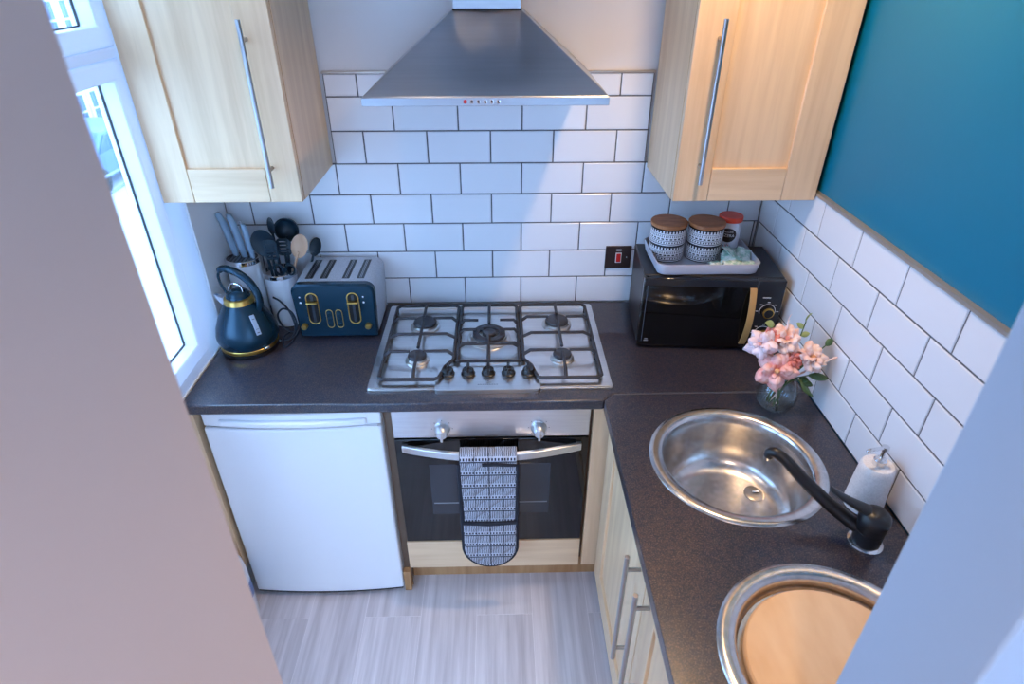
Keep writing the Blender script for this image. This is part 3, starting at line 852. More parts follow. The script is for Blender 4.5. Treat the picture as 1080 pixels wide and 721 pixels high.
# ------------------------------------------------------------------ shaker doors and cabinets
def bar_handle(parent, base, axis_out, z0, z1, off=0.030, r=0.006):
    """vertical bar on two posts; axis_out is the outward unit vector."""
    x, y = base
    ox, oy = axis_out
    h = MB().tube([(x+ox*off, y+oy*off, z0), (x+ox*off, y+oy*off, z1)], r, 14).build('handle', M_bar, parent)
    for z in (z0 + 0.045, z1 - 0.045):
        MB().tube([(x, y, z), (x+ox*off, y+oy*off, z)], r*0.85, 12).build('handle_post', M_bar, h)
    return h
def shaker_front(parent, x0, x1, yf, z0, z1, sw, rail_b, rail_t, thick=0.021):
    """door facing -y: two stiles, two rails and a recessed panel."""
    d = B('door', M_maple, parent, x0+sw-0.004, x1-sw+0.004, yf+0.009, yf+thick, z0+rail_b-0.004, z1-rail_t+0.004)
    for a, b in ((x0, x0+sw), (x1-sw, x1)):
        B('stile', M_maple, d, a, b-0.0004, yf, yf+thick, z0, z1, bevel=0.0018)
    for a, b in ((z0, z0+rail_b), (z1-rail_t, z1)):
        B('rail', M_maple_h, d, x0+sw+0.0004, x1-sw-0.0008, yf, yf+thick, a, b, bevel=0.0018)
    return d
CT = T + 1.30
def wall_cabinet(label, x0, x1, yf, zb, sw, handle_x, hz):
    c = thing('wall_cabinet', label, 'cabinet', ((x0+x1)/2, yf/2, zb))
    body = MB()
    y1 = -0.004
    body.box(x0, x0+0.018, yf+0.023, y1, zb, CT); body.box(x1-0.018, x1, yf+0.023, y1, zb, CT)
    body.box(x0+0.018, x1-0.018, yf+0.023, y1, zb+0.001, zb+0.019); body.box(x0+0.018, x1-0.018, yf+0.023, y1, CT-0.018, CT)
    body.box(x0+0.018, x1-0.018, y1-0.006, y1, zb+0.019, CT-0.018)
    body.build('body', M_maple, c, bevel=0.001)
    B('edge_band', M_maple_d, c, x0+0.001, x1-0.001, yf+0.0212, yf+0.0232, zb+0.001, CT-0.002)
    d = shaker_front(c, x0+0.001, x1-0.001, yf, zb, CT-0.002, sw, 0.092, 0.092)
    bar_handle(d, (handle_x, yf), (0, -1), *hz)
    return c
wall_cabinet('pale maple wall cabinet hanging beside the window, left of the hood', -0.998, -0.616, -0.366, T + 0.516, 0.086, -0.682, (T + 0.566, T + 0.966))
wall_cabinet('warm maple wall cabinet hanging beside the teal wall above the microwave', 0.412, 0.820, -0.346, T + 0.503, 0.098, 0.474, (T + 0.560, T + 0.964))

def base_unit(label, y0, y1, hy):
    """base unit facing -x."""
    c = thing('base_cabinet', label, 'cabinet', (0.5, (y0+y1)/2, 0.0))
    xf = 0.243
    body = MB()
    body.box(xf+0.024, 0.80, y0, y0+0.018, 0.12, T-0.20); body.box(xf+0.024, 0.80, y1-0.018, y1, 0.12, T-0.20)
    body.box(xf+0.024, xf+0.042, y0, y1, T-0.20, T-0.040)
    body.box(xf+0.024, 0.80, y0+0.018, y1-0.018, 0.12, 0.138); body.box(0.79, 0.80, y0+0.018, y1-0.018, 0.138, T-0.20)
    body.build('body', M_maple, c)
    z0, z1, sw = 0.125, T - 0.040, 0.088
    d = B('door', M_maple, c, xf+0.009, xf+0.021, y0+0.002+sw-0.004, y1-0.002-sw+0.004, z0+sw, z1-sw)
    for a, b in ((y0+0.002, y0+0.002+sw), (y1-0.002-sw, y1-0.002)):
        B('stile', M_maple, d, xf, xf+0.021, a, b, z0, z1, bevel=0.0018)
    for a, b in ((z0, z0+sw), (z1-sw, z1)):
        B('rail', M_maple_h, d, xf, xf+0.021, y0+0.002+sw+0.0004, y1-0.002-sw-0.0004, a, b, bevel=0.0018)
    bar_handle(d, (xf, hy), (-1, 0), T - 0.470, T - 0.074, off=0.036)
    B('plinth', M_maple_d, c, xf+0.05, xf+0.066, y0, y1, 0.0, 0.118)
    return c
base_unit('pale maple base cabinet below the nearer end of the first sink', -1.146, -0.612, -1.096)
base_unit('pale maple base cabinet below the sink holding the chopping board', -1.526, -1.148, -1.196)

# ------------------------------------------------------------------ extractor hood
hood = thing('extractor_hood', 'stainless steel pyramid chimney hood on the back wall above the hob', 'extractor hood', (-0.105, -0.25, T + 0.790))
hx0, hx1, hyf, hz0 = -0.398, 0.188, -0.480, T + 0.789
cx0, cx1, cyf, cz = -0.190, -0.014, -0.215, T + 0.972
cn = MB()
hz1 = hz0 + 0.020
cn.loft([[(hx0, -0.003, hz0+0.002), (hx1, -0.003, hz0+0.002), (hx1, hyf, hz0+0.002), (hx0, hyf, hz0+0.002)],
         [(hx0, -0.003, hz1), (hx1, -0.003, hz1), (hx1, hyf, hz1), (hx0, hyf, hz1)],
         [(cx0-0.004, -0.003, cz), (cx1+0.004, -0.003, cz), (cx1+0.004, cyf-0.003, cz), (cx0-0.004, cyf-0.003, cz)]])
cn.build('canopy', M_steel_z, hood, bevel=0.002)
B('front_strip', M_steel_z, hood, hx0-0.001, hx1+0.001, hyf-0.004, hyf+0.004, hz0, hz1-0.001, bevel=0.001)
B('chimney', M_steel_z, hood, cx0, cx1, cyf, -0.003, cz + 0.004, CEIL - 0.001, bevel=0.001)
B('chimney_gap', M_blackplastic, hood, cx0-0.002, cx1+0.002, cyf-0.001, -0.003, cz - 0.001, cz + 0.004)
for gx0, gx1 in ((hx0+0.03, -0.110), (-0.100, hx1-0.03)):
    B('grease_filter', M_steel, hood, gx0, gx1, hyf+0.06, -0.03, hz0-0.001, hz0+0.003)
for i in range(6):
    bx = -0.154 + i*0.0158
    MB().lathe([(0, 0), (0.0046, 0), (0.0046, 0.002), (0, 0.0025)], (0,0,0), 16, M=Matrix.Translation((bx, hyf-0.004, hz0+0.010)) @ Matrix.Rotation(PI/2, 4, 'X')).build('button', M_rocker if i == 0 else M_chrome, hood)
    if i: MB().lathe([(0, 0.0018), (0.0028, 0.0026), (0, 0.0032)], (0,0,0), 12, M=Matrix.Translation((bx, hyf-0.004, hz0+0.010)) @ Matrix.Rotation(PI/2, 4, 'X')).build('button_dot', M_blackplastic, hood)

# ------------------------------------------------------------------ cooker switch
sk = thing('cooker_switch', 'dark metal wall switch with red rocker beside the microwave', 'switch', (0.346, 0.0, T + 0.181))
B('plate', M_socket, sk, 0.300, 0.392, -0.006, -0.0005, T + 0.138, T + 0.223, bevel=0.002)
B('rocker', M_rocker, sk, 0.339, 0.355, -0.010, -0.0055, T + 0.163, T + 0.195, bevel=0.002)
B('rocker_surround', M_print, sk, 0.3365, 0.3575, -0.0068, -0.0055, T + 0.160, T + 0.198)
B('switch_mark', M_print, sk, 0.338, 0.356, -0.0064, -0.0058, T + 0.206, T + 0.211)
MB().lathe([(0, 0), (0.003, 0), (0, 0.002)], (0,0,0), 12, M=Matrix.Translation((0.377, -0.006, T+0.180)) @ Matrix.Rotation(PI/2, 4, 'X')).build('screw', M_chrome, sk)

# ------------------------------------------------------------------ kettle (local coordinates)
ktl = thing('kettle', 'navy pyramid kettle with brass bands beside the window', 'kettle', (-0.900, -0.283, T), R(-8))
KB = dict(world=False)
MB().lathe([(0, 0), (0.088, 0), (0.090, 0.004), (0.089, 0.014), (0, 0.014)], seg=48).build('power_base', M_blackplastic, ktl, **KB)
MB().lathe([(0.088, 0.0145), (0.0905, 0.016), (0.0905, 0.026), (0.089, 0.0275)], seg=48).build('lower_band', M_gold, ktl, **KB)
MB().lathe([(0, 0.015), (0.085, 0.015), (0.088, 0.028), (0.0955, 0.045), (0.096, 0.060), (0.090, 0.085), (0.078, 0.115), (0.062, 0.145), (0.048, 0.166), (0.046, 0.172), (0, 0.172)], seg=56).build('body', M_navy, ktl, **KB)
MB().lathe([(0.048, 0.168), (0.0475, 0.1685), (0.045, 0.183), (0.040, 0.186), (0.036, 0.186)], seg=40).build('neck_band', M_gold, ktl, **KB)
lid = MB().lathe([(0, 0.184), (0.038, 0.184), (0.036, 0.193), (0.028, 0.202), (0.014, 0.208), (0, 0.209)], seg=36).build('lid', M_navy, ktl, **KB)
MB().tube(smooth_path([(-0.022, -0.004, 0.200), (-0.018, -0.004, 0.222), (0, -0.004, 0.230), (0.018, -0.004, 0.222), (0.022, -0.004, 0.200)], 5), 0.0035, 8).build('lid_loop', M_chrome, lid, **KB)
spt = MB()
spt.loft([[(-0.036, -0.020, 0.150), (-0.036, 0.020, 0.150), (-0.036, 0.016, 0.180), (-0.036, -0.016, 0.180)],
          [(-0.060, -0.012, 0.158), (-0.060, 0.012, 0.158), (-0.060, 0.011, 0.181), (-0.060, -0.011, 0.181)],
          [(-0.080, -0.005, 0.184), (-0.080, 0.005, 0.184), (-0.080, 0.006, 0.190), (-0.080, -0.006, 0.190)]])
spt.build('spout', M_chrome, ktl, bevel=0.003, **KB)
hpts = smooth_path([(0.058, 0, 0.140), (0.066, 0, 0.166), (0.064, 0, 0.200), (0.046, 0, 0.240), (0.012, 0, 0.268), (-0.024, 0, 0.278), (-0.044, 0, 0.270)], 5)
MB().tube(hpts, [0.0125]*6 + [0.012]*(len(hpts)-12) + [0.0105]*5 + [0.008], 12).build('handle', M_navy, ktl, **KB)
MB().tube(smooth_path([(-0.042, 0, 0.268), (-0.050, 0, 0.250), (-0.048, 0, 0.225), (-0.040, 0, 0.203), (-0.034, 0, 0.190)], 5), 0.0042, 10).build('handle_strut', M_navy, ktl, **KB)
ga = R(-38)
gm = Matrix.Rotation(ga, 4, 'Z')
gg = MB()
prof_g = [(0.0925, 0.082), (0.080, 0.115), (0.066, 0.142)]
gg.loft([[gm @ Vector((r+0.001, -0.008, z)), gm @ Vector((r+0.004, -0.007, z+0.001)), gm @ Vector((r+0.004, 0.007, z+0.001)), gm @ Vector((r+0.001, 0.008, z))] for r, z in prof_g])
gauge = gg.build('water_gauge', mat('gauge_window', C(150, 166, 186), 0.2), ktl, bevel=0.001, **KB)
for i in range(5):
    t = 0.12 + i*0.17
    r = 0.0925 + (0.066-0.0925)*t; z = 0.082 + 0.060*t
    MB().box(r+0.0035, r+0.0052, -0.004, 0.004, z, z+0.002, M=gm).build('gauge_mark', M_blackplastic, gauge, **KB)
MB().box(0.078, 0.102, -0.008, 0.008, 0.024, 0.034, M=Matrix.Rotation(R(-30), 4, 'Z')).build('power_switch', M_chrome, ktl, bevel=0.003, **KB)

cb = MB().tube(smooth_path([(-0.815, -0.262, T+0.006), (-0.78, -0.25, T+0.005), (-0.765, -0.21, T+0.03), (-0.775, -0.20, T+0.075), (-0.80, -0.205, T+0.095), (-0.823, -0.205, T+0.07), (-0.815, -0.205, T+0.03),
    (-0.785, -0.215, T+0.012), (-0.762, -0.235, T+0.03), (-0.760, -0.240, T+0.07), (-0.775, -0.225, T+0.10), (-0.81, -0.19, T+0.115), (-0.835, -0.18, T+0.125)], 6), 0.0032, 8).build('power_cable', M_cable, None, loc=(-0.79, -0.22, T))
tag(cb, 'dark grey power cable looping between the kettle and the toaster', 'cable')
cb2 = MB().tube(smooth_path([(-0.758, -0.12, T+0.004), (-0.766, -0.20, T+0.004), (-0.770, -0.27, T+0.004), (-0.785, -0.30, T+0.004), (-0.80, -0.255, T+0.0125), (-0.793, -0.20, T+0.004)], 6), 0.0032, 8).build('power_cable', M_cable, None, loc=(-0.78, -0.22, T))
tag(cb2, 'dark cable lying flat on the worktop at the toaster corner', 'cable')

# ------------------------------------------------------------------ toaster
ts = thing('toaster', 'four-slot toaster with navy front and grey shell beside the hob', 'toaster', (-0.616, -0.133, T))
tx0, tx1, ty0, ty1, tz0, tz1 = -0.748, -0.484, -0.246, -0.022, T + 0.010, T + 0.200
def sect(x0, x1, z0, z1, r, y, taper=0.006, n=6):
    pts = []
    for cx, cz_, a0 in ((x1-r, z1-r, 0), (x0+r, z1-r, 90)):
        for i in range(n+1):
            a = R(a0 + 90*i/n)
            pts.append((cx + r*math.cos(a), y, cz_ + r*math.sin(a)))
    pts += [(x0+taper, y, z0), (x1-taper, y, z0)]
    return pts
MB().loft([sect(tx0, tx1, tz0, tz1, 0.030, ty0+0.026), sect(tx0, tx1, tz0, tz1, 0.030, ty1-0.004), sect(tx0+0.004, tx1-0.004, tz0, tz1-0.004, 0.028, ty1)]).build('shell', M_shell, ts)
fp = MB().loft([sect(tx0-0.002, tx1+0.002, tz0, tz1+0.002, 0.030, ty0+0.026), sect(tx0-0.002, tx1+0.002, tz0, tz1+0.002, 0.030, ty0+0.006), sect(tx0+0.004, tx1-0.004, tz0+0.003, tz1-0.004, 0.026, ty0)]).build('front_panel', M_navy, ts)
slots = ((-0.712, -0.688), (-0.664, -0.640), (-0.592, -0.568), (-0.544, -0.520))
for a, b in slots:
    s_ = B('slot', M_blackplastic, ts, a, b, -0.196, -0.050, tz1 - 0.002, tz1 + 0.0008)
    MB().box(a+0.009, a+0.0105, -0.192, -0.054, tz1+0.0006, tz1+0.0014).box(b-0.0105, b-0.009, -0.192, -0.054, tz1+0.0006, tz1+0.0014).build('slot_wire', M_bar, s_)
def pill(cx, cz_, w, h, y, r_t, name, m, parent, fill=None):
    pts = []
    for s_, z in ((1, cz_+h/2-w/2), (-1, cz_-h/2+w/2)):
        for i in range(13):
            a = R(0 + 180*i/12) if s_ == 1 else R(180 + 180*i/12)
            pts.append((cx + w/2*math.cos(a), y, z + w/2*math.sin(a)))
    o = MB().tube(pts, r_t, 8, closed=True).build(name, m, parent)
    if fill:
        mb = MB(); vs_ = [mb.bm.verts.new((p[0], p[1]-0.0006, p[2])) for p in pts]; mb.bm.faces.new(vs_)
        vs2 = [mb.bm.verts.new((p[0], p[1]+0.004, p[2])) for p in pts]; mb.bm.faces.new(vs2)
        for i in range(len(pts)):
            j = (i+1) % len(pts); mb.bm.faces.new((vs_[i], vs_[j], vs2[j], vs2[i]))
        mb.build(fill[0], fill[1], o)
    return o
for cx in (-0.686, -0.554):
    l = pill(cx, T + 0.116, 0.036, 0.112, ty0 - 0.0005, 0.0020, 'lever_surround', M_gold, fp, ('lever_recess', mat('recess_black', C(5, 5, 7), 0.3)))
    MB().box(cx-0.017, cx+0.017, ty0-0.016, ty0-0.001, T+0.138, T+0.144).build('lever', M_gold, ts, bevel=0.002)
    MB().box(cx-0.004, cx+0.004, ty0-0.0024, ty0-0.0006, T+0.068, T+0.166).build('lever_track', mat('dark_grey_track', C(70,76,84), 0.3, 0.5), ts)
for cx in (-0.637, -0.606):
    pill(cx, T + 0.078, 0.021, 0.066, ty0 - 0.0005, 0.0014, 'button_surround', M_gold, fp, ('button_strip', M_navy))
    for z in (0.060, 0.078, 0.096):
        MB().box(cx-0.007, cx+0.007, ty0-0.003, ty0-0.0005, T+z-0.005, T+z+0.005).build('button', M_navy, ts, bevel=0.002)
for cx in (-0.724, -0.514):
    MB().lathe([(0, 0), (0.0105, 0), (0.010, 0.012), (0.008, 0.015), (0, 0.0155)], (0,0,0), 24, M=Matrix.Translation((cx, ty0, T+0.052)) @ Matrix.Rotation(PI/2, 4, 'X')).build('dial', M_gold, ts)
for cx in (-0.724, -0.520):
    for dz, r_ in ((0.158, 0.0028), (0.138, 0.0036)):
        MB().lathe([(0, 0), (r_, 0), (0, 0.0008)], (0,0,0), 12, M=Matrix.Translation((cx, ty0-0.0002, T+dz)) @ Matrix.Rotation(PI/2, 4, 'X')).build('panel_mark', M_print, fp)
for fx in (tx0+0.03, tx1-0.03):
    for fy in (ty0+0.04, ty1-0.04):
        MB().lathe([(0, 0), (0.011, 0), (0.011, 0.012), (0, 0.012)], (fx, fy, T), 14).build('foot', M_blackplastic, ts)

# ------------------------------------------------------------------ knife block and utensil pot
kb_ = (-0.938, -0.105, T)
kblk = thing('knife_block', 'white oval knife block with chrome rim in the window corner', 'knife block', kb_)
MB().lathe([(0, 0), (0.056, 0), (0.059, 0.004), (0.064, 0.222), (0, 0.222)], kb_, 44, sx=0.88, sy=0.74).build('body', M_white, kblk)
MB().lathe([(0.0645, 0.222), (0.0665, 0.224), (0.0665, 0.236), (0.0645, 0.238), (0.058, 0.238), (0.058, 0.222)], kb_, 44, sx=0.88, sy=0.74).build('rim', M_chrome, kblk)
MB().lathe([(0, 0.232), (0.0585, 0.232), (0, 0.2325)], kb_, 36, sx=0.88, sy=0.74).build('insert', mat('grey_bristle_insert', C(120, 128, 140), 0.7), kblk)
for i in range(8):
    xx = -0.042 + i*0.012
    hh = 0.046*math.sqrt(max(0, 1-(xx/0.058)**2))*0.84
    B('insert_slot', M_blackplastic, kblk, kb_[0]+xx-0.0018, kb_[0]+xx+0.0018, kb_[1]-hh, kb_[1]+hh, T+0.2318, T+0.2335)
knife_l = ['tall pale blue knife handle nearest the window in the knife block', 'tall pale blue knife handle second from the window in the knife block',
           'slim metal-edged sharpening knife handle between the blue knife handles', 'shorter pale blue knife handle nearest the utensil pot in the knife block']
for i, (kx, ky, hgt, rr, lean) in enumerate(((-0.024, 0.018, 0.150, 0.0115, -0.022), (0.006, 0.010, 0.150, 0.0115, -0.016), (0.028, 0.012, 0.125, 0.0060, -0.008), (0.038, -0.004, 0.120, 0.0095, -0.006))):
    base = (kb_[0]+kx, kb_[1]+ky, T + 0.10)
    kn = thing('knife', knife_l[i], 'knife', base, group='knives in the white block')
    B('blade', M_chrome, kn, base[0]-0.001, base[0]+0.001, base[1]-0.012, base[1]+0.012, T+0.10, T+0.242)
    pts = smooth_path([(base[0], base[1], T+0.236), (base[0]+lean*0.35, base[1], T+0.236+hgt*0.35), (base[0]+lean*0.8, base[1], T+0.236+hgt*0.75), (base[0]+lean*1.25, base[1]-0.002, T+0.236+hgt)], 5)
    MB().tube(pts, [rr*0.72] + [rr*(0.8+0.25*math.sin(PI*k/(len(pts)-1))) for k in range(1, len(pts)-1)] + [rr*0.7], 12).build('handle', M_knife if i != 2 else M_bar, kn)

up_ = (-0.820, -0.112, T)
pot = thing('utensil_pot', 'white round utensil pot with chrome rim behind the kettle', 'utensil pot', up_)
MB().lathe([(0, 0), (0.056, 0), (0.058, 0.004), (0.062, 0.182), (0.057, 0.182), (0.054, 0.010), (0, 0.008)], up_, 44, sx=0.88, sy=0.88).build('body', M_white, pot)
MB().lathe([(0.0622, 0.178), (0.0645, 0.180), (0.0645, 0.192), (0.0622, 0.194), (0.057, 0.194), (0.0565, 0.180)], up_, 44, sx=0.88, sy=0.88).build('rim', M_chrome, pot)
def utensil(name, label, foot, top, head, m, stem_r=0.0055, stem_m=None):
    """stem from inside the pot to the head centre; head(mb, matrix) adds the head shape facing the camera."""
    f = Vector(foot); t = Vector(top)
    u = thing(name, label, 'utensil', tuple(f), group='utensils in the white pot')
    z = (t-f).normalized()
    MB().tube([f, f.lerp(t, 0.6), t - z*0.02], [stem_r, stem_r*0.9, stem_r*0.75], 10).build('handle', stem_m or m, u)
    y = Vector((0.05, -0.92, 0.38)); y = (y - z*y.dot(z)).normalized(); x = z.cross(y) * -1
    Mx = Matrix(((x.x, y.x, z.x, t.x), (x.y, y.y, z.y, t.y), (x.z, y.z, z.z, t.z), (0,0,0,1)))
    mb = MB(); head(mb, Mx); mb.build('head', m, u)
    return u, Mx
def oval_head(w, h, th, cup=0.0):
    def f(mb, Mx):
        mb.lathe([(0, -th), (0.6, -th*0.9-cup*0.35), (0.9, -th*0.5-cup*0.1), (1.0, 0), (0.9, th*0.3-cup*0.2), (0.6, th*0.35-cup*0.7), (0, th*0.4-cup)], seg=28,
                 M=Mx @ Matrix.Scale(w, 4, (1,0,0)) @ Matrix.Scale(h, 4, (0,0,1)) @ Matrix.Rotation(-PI/2, 4, 'X'))
    return f
def dome_head(r):
    def f(mb, Mx):
        prof = [(r*math.sin(a), -r*math.cos(a)) for a in [i*PI/18 for i in range(0, 10)]] + [(r*0.92, -0.001)] + [(r*0.92*math.sin(a), -r*0.92*math.cos(a)) for a in [i*PI/18 for i in range(8, -1, -1)]]
        mb.lathe(prof, seg=28, M=Mx @ Matrix.Rotation(-PI/2, 4, 'X') @ Matrix.Translation((0,0,0.0)))
    return f
def slot_head(w, h, th, n):
    def f(mb, Mx):
        outer = [(x, z) for x, z in rrect(-w, w, -h, h, w*0.6)]
        holes = []
        for i in range(n):
            zc = -h*0.62 + 1.24*h*i/(n-1)
            holes.append(rrect(-w*0.62, w*0.62, zc-h*0.075, zc+h*0.075, h*0.06, 3))
        mb.poly(outer, -th, th, holes=holes, M=Mx @ Matrix.Rotation(PI/2, 4, 'X'))
    return f
def pt(x, y, z): return (x, y, T + z)
utensil('ladle', 'dark round-bowled ladle standing tallest at the back of the utensil pot', pt(-0.812, -0.085, 0.02), pt(-0.786, -0.070, 0.318), dome_head(0.041), M_nylon)
utensil('serving_spoon', 'large dark round serving spoon at the left of the utensil pot', pt(-0.835, -0.110, 0.02), pt(-0.852, -0.118, 0.292), oval_head(0.039, 0.048, 0.006, 0.010), M_nylon)
utensil('slotted_turner', 'dark slotted turner with pale gaps in the middle of the utensil pot', pt(-0.825, -0.130, 0.02), pt(-0.822, -0.145, 0.280), slot_head(0.022, 0.036, 0.0016, 5), M_nylon)
utensil('wooden_spoon', 'pinkish wooden spoon leaning right out of the utensil pot', pt(-0.840, -0.115, 0.02), pt(-0.738, -0.112, 0.278), oval_head(0.028, 0.044, 0.005, 0.004), M_wood)
utensil('slotted_server', 'dark slotted server below the ladle in the utensil pot', pt(-0.800, -0.100, 0.02), pt(-0.796, -0.092, 0.268), slot_head(0.024, 0.030, 0.0016, 4), M_nylon)
utensil('spatula', 'dark pointed spatula tip behind the serving spoon', pt(-0.826, -0.082, 0.02), pt(-0.836, -0.062, 0.330), oval_head(0.012, 0.030, 0.003), M_nylon)
utensil('pasta_server', 'dark teal server head leaning right behind the toaster', pt(-0.790, -0.085, 0.02), pt(-0.705, -0.052, 0.250), oval_head(0.020, 0.034, 0.010, 0.006), M_nylon)
sc_ = thing('scissors', 'kitchen scissors with dark loop handles at the front of the utensil pot', 'scissors', pt(-0.795, -0.145, 0.04), group='utensils in the white pot')
B('blade', M_chrome, sc_, -0.800, -0.790, -0.146, -0.144, T+0.04, T+0.19)
for cx, tl in ((-0.806, -0.2), (-0.770, 0.25)):
    pts = []
    for i in range(20):
        a = 2*PI*i/20
        dx, dz = 0.0145*math.cos(a), 0.021*math.sin(a)
        pts.append((cx + dx*math.cos(tl) + dz*math.sin(tl), -0.150 - dz*0.25, T + 0.212 + dz*math.cos(tl) - dx*math.sin(tl)))
    MB().tube(pts, 0.0038, 8, closed=True).build('handle_loop', M_nylon, sc_)

# ------------------------------------------------------------------ microwave (local coordinates: x width, y depth, z up)
mw = thing('microwave', 'black microwave oven with gold handle in the worktop corner', 'microwave', (0.368, -0.326, T), R(-4.5))
WM, DM, HM = 0.430, 0.268, 0.256
L_ = dict(world=False)
B('body', M_blackplastic, mw, 0, WM, 0.022, DM, 0.010, HM, bevel=0.004, **L_)
md = B('door', M_blackglass, mw, 0.0, 0.343, 0.0, 0.021, 0.012, HM - 0.001, bevel=0.003, **L_)
B('door_frame', mat('charcoal_frame', C(30, 33, 40), 0.22), md, 0.004, 0.339, -0.0008, 0.002, HM - 0.026, HM - 0.004, **L_)
B('door_trim', mat('pale_edge_trim', C(86, 96, 110), 0.25), md, 0.012, 0.0135, -0.0012, 0.001, 0.030, HM - 0.028, **L_)
mc = B('control_panel', mat('charcoal_panel', C(24, 27, 34), 0.3), mw, 0.345, WM, 0.0, 0.021, 0.012, HM - 0.001, bevel=0.003, **L_)
hpth = [(0.333, -0.002 - 0.026*math.sin(PI*i/16)**0.8, 0.030 + 0.200*i/16) for i in range(17)]
mh = MB()
mh.loft([[(x-0.010, y-0.003, z), (x+0.010, y-0.003, z), (x+0.010, y+0.003, z), (x-0.010, y+0.003, z)] for x, y, z in hpth])
mh.build('handle', M_goldsoft, mw, bevel=0.0015, **L_)
for zc, rr in ((0.150, 0.0205), (0.072, 0.0205)):
    Mx = Matrix.Translation((0.390, 0.0, zc)) @ Matrix.Rotation(PI/2, 4, 'X')
    dl = MB().lathe([(0, 0), (rr*0.8, 0), (rr*0.78, 0.016), (rr*0.66, 0.018), (0, 0.018)], seg=32, M=Mx).build('dial', M_blackplastic, mw, **L_)
    MB().lathe([(rr*0.80, 0.012), (rr*0.84, 0.012), (rr*0.84, 0.0165), (rr*0.68, 0.0182), (rr*0.66, 0.0182)], seg=32, M=Mx).build('dial_ring', M_gold, dl, **L_)
    MB().tube([(0.390 + rr*1.18*math.cos(R(a)), -0.0004, zc + rr*1.18*math.sin(R(a))) for a in range(-20, 201, 10)], 0.0009, 6).build('dial_scale', M_print, mc, **L_)
    for a in (0, 45, 90, 135, 180):
        q = R(a)
        B('panel_mark', M_print, mc, 0.390+rr*1.55*math.cos(q)-0.004, 0.390+rr*1.55*math.cos(q)+0.004, -0.0006, 0.0004, zc+rr*1.55*math.sin(q)-0.0012, zc+rr*1.55*math.sin(q)+0.0012, **L_)
B('panel_mark', M_print, mc, 0.368, 0.392, -0.0006, 0.0004, 0.196, 0.199, **L_)
B('door_mark', M_greyprint, md, 0.020, 0.034, -0.0008, 0.0004, 0.030, 0.034, **L_)
B('door_mark', M_greyprint, md, 0.022, 0.032, -0.0008, 0.0004, 0.0365, 0.040, **L_)
for fx in (0.04, WM-0.04):
    for fy in (0.04, DM-0.04):
        MB().lathe([(0, 0), (0.012, 0), (0.012, 0.011), (0, 0.011)], (fx, fy, 0), 14).build('foot', M_blackplastic, mw, **L_)

# tray and what stands on it ----------------------------------------
ZT = T + HM + 0.0005
tr = MB()
X0, X1, Y0, Y1 = 0.405, 0.728, -0.322, -0.090
def rr3(x0, x1, y0, y1, r, z): return [(a, b, z) for a, b in rrect(x0, x1, y0, y1, r)]
tr.loft([rr3(X0+0.012, X1-0.012, Y0+0.012, Y1-0.012, 0.022, ZT), rr3(X0+0.006, X1-0.006, Y0+0.006, Y1-0.006, 0.026, ZT+0.004), rr3(X0, X1, Y0, Y1, 0.030, ZT+0.034), rr3(X0+0.001, X1-0.001, Y0+0.001, Y1-0.001, 0.029, ZT+0.037),
         rr3(X0+0.004, X1-0.004, Y0+0.004, Y1-0.004, 0.027, ZT+0.037), rr3(X0+0.010, X1-0.010, Y0+0.010, Y1-0.010, 0.024, ZT+0.007), rr3(X0+0.014, X1-0.014, Y0+0.014, Y1-0.014, 0.020, ZT+0.004)])
tray = tr.build('tray', M_tray, None, loc=(0.565, -0.205, ZT))
tag(tray, 'grey rectangular tray with rounded corners on top of the microwave', 'tray')
ZI = ZT + 0.0042
for i, (x, y, lab) in enumerate(((0.463, -0.176, 'patterned black and white canister with wooden lid at the left end of the tray'), (0.582, -0.182, 'patterned black and white canister with wooden lid next to the coffee jar'))):
    c = thing('canister', lab, 'canister', (x, y, ZI), R(40*i), group='canisters on the tray')
    MB().lathe([(0, 0), (0.054, 0), (0.0555, 0.002), (0.0555, 0.1055), (0.053, 0.107), (0, 0.107)], seg=44).build('body', M_canister, c, world=False)
    MB().lathe([(0, 0.1072), (0.0520, 0.1072), (0.0520, 0.110), (0.0575, 0.1105), (0.058, 0.113), (0.058, 0.120), (0.056, 0.122), (0, 0.122)], seg=44).build('lid', M_lid, c, world=False)
jr = (0.672, -0.140, ZI)
jar = thing('coffee_jar', 'white coffee jar with bright red lid and brown label on the tray', 'jar', jr)
MB().lathe([(0, 0), (0.034, 0), (0.0355, 0.003), (0.0355, 0.102), (0.032, 0.108), (0, 0.108)], jr, 40).build('body', M_jar, jar)
MB().lathe([(0, 0.1085), (0.037, 0.1085), (0.038, 0.111), (0.038, 0.122), (0.036, 0.125), (0, 0.125)], jr, 40).build('lid', M_red, jar)
MB().lathe([(0.0358, 0.004), (0.0358, 0.022)], jr, 40).build('lower_band', M_brownlabel, jar)
def wrap(mb_pts, r):
    """(s, z) on the jar surface facing the camera."""
    out = []
    for s_, z in mb_pts:
        a = R(-98) + s_/r
        out.append((jr[0] + r*math.cos(a), jr[1] + r*math.sin(a), jr[2] + z))
    return out
lb = MB()
ctr, rad = (-0.008, 0.068), 0.0235
rows_ = []
for k in range(0, 7):
    rr = rad*k/6
    rows_.append(wrap([(ctr[0] + rr*1.15*math.cos(2*PI*i/32), ctr[1] + rr*math.sin(2*PI*i/32)) for i in range(32)], 0.0359))
v0 = lb.bm.verts.new(wrap([ctr], 0.0359)[0])
vr = [[lb.bm.verts.new(p) for p in rw] for rw in rows_[1:]]
for i in range(32):
    lb.bm.faces.new((v0, vr[0][i], vr[0][(i+1) % 32]))
for a, b in zip(vr[:-1], vr[1:]):
    for i in range(32):
        j = (i+1) % 32; lb.bm.faces.new((a[i], a[j], b[j], b[i]))
label_o = lb.build('round_label', M_brownlabel, jar)
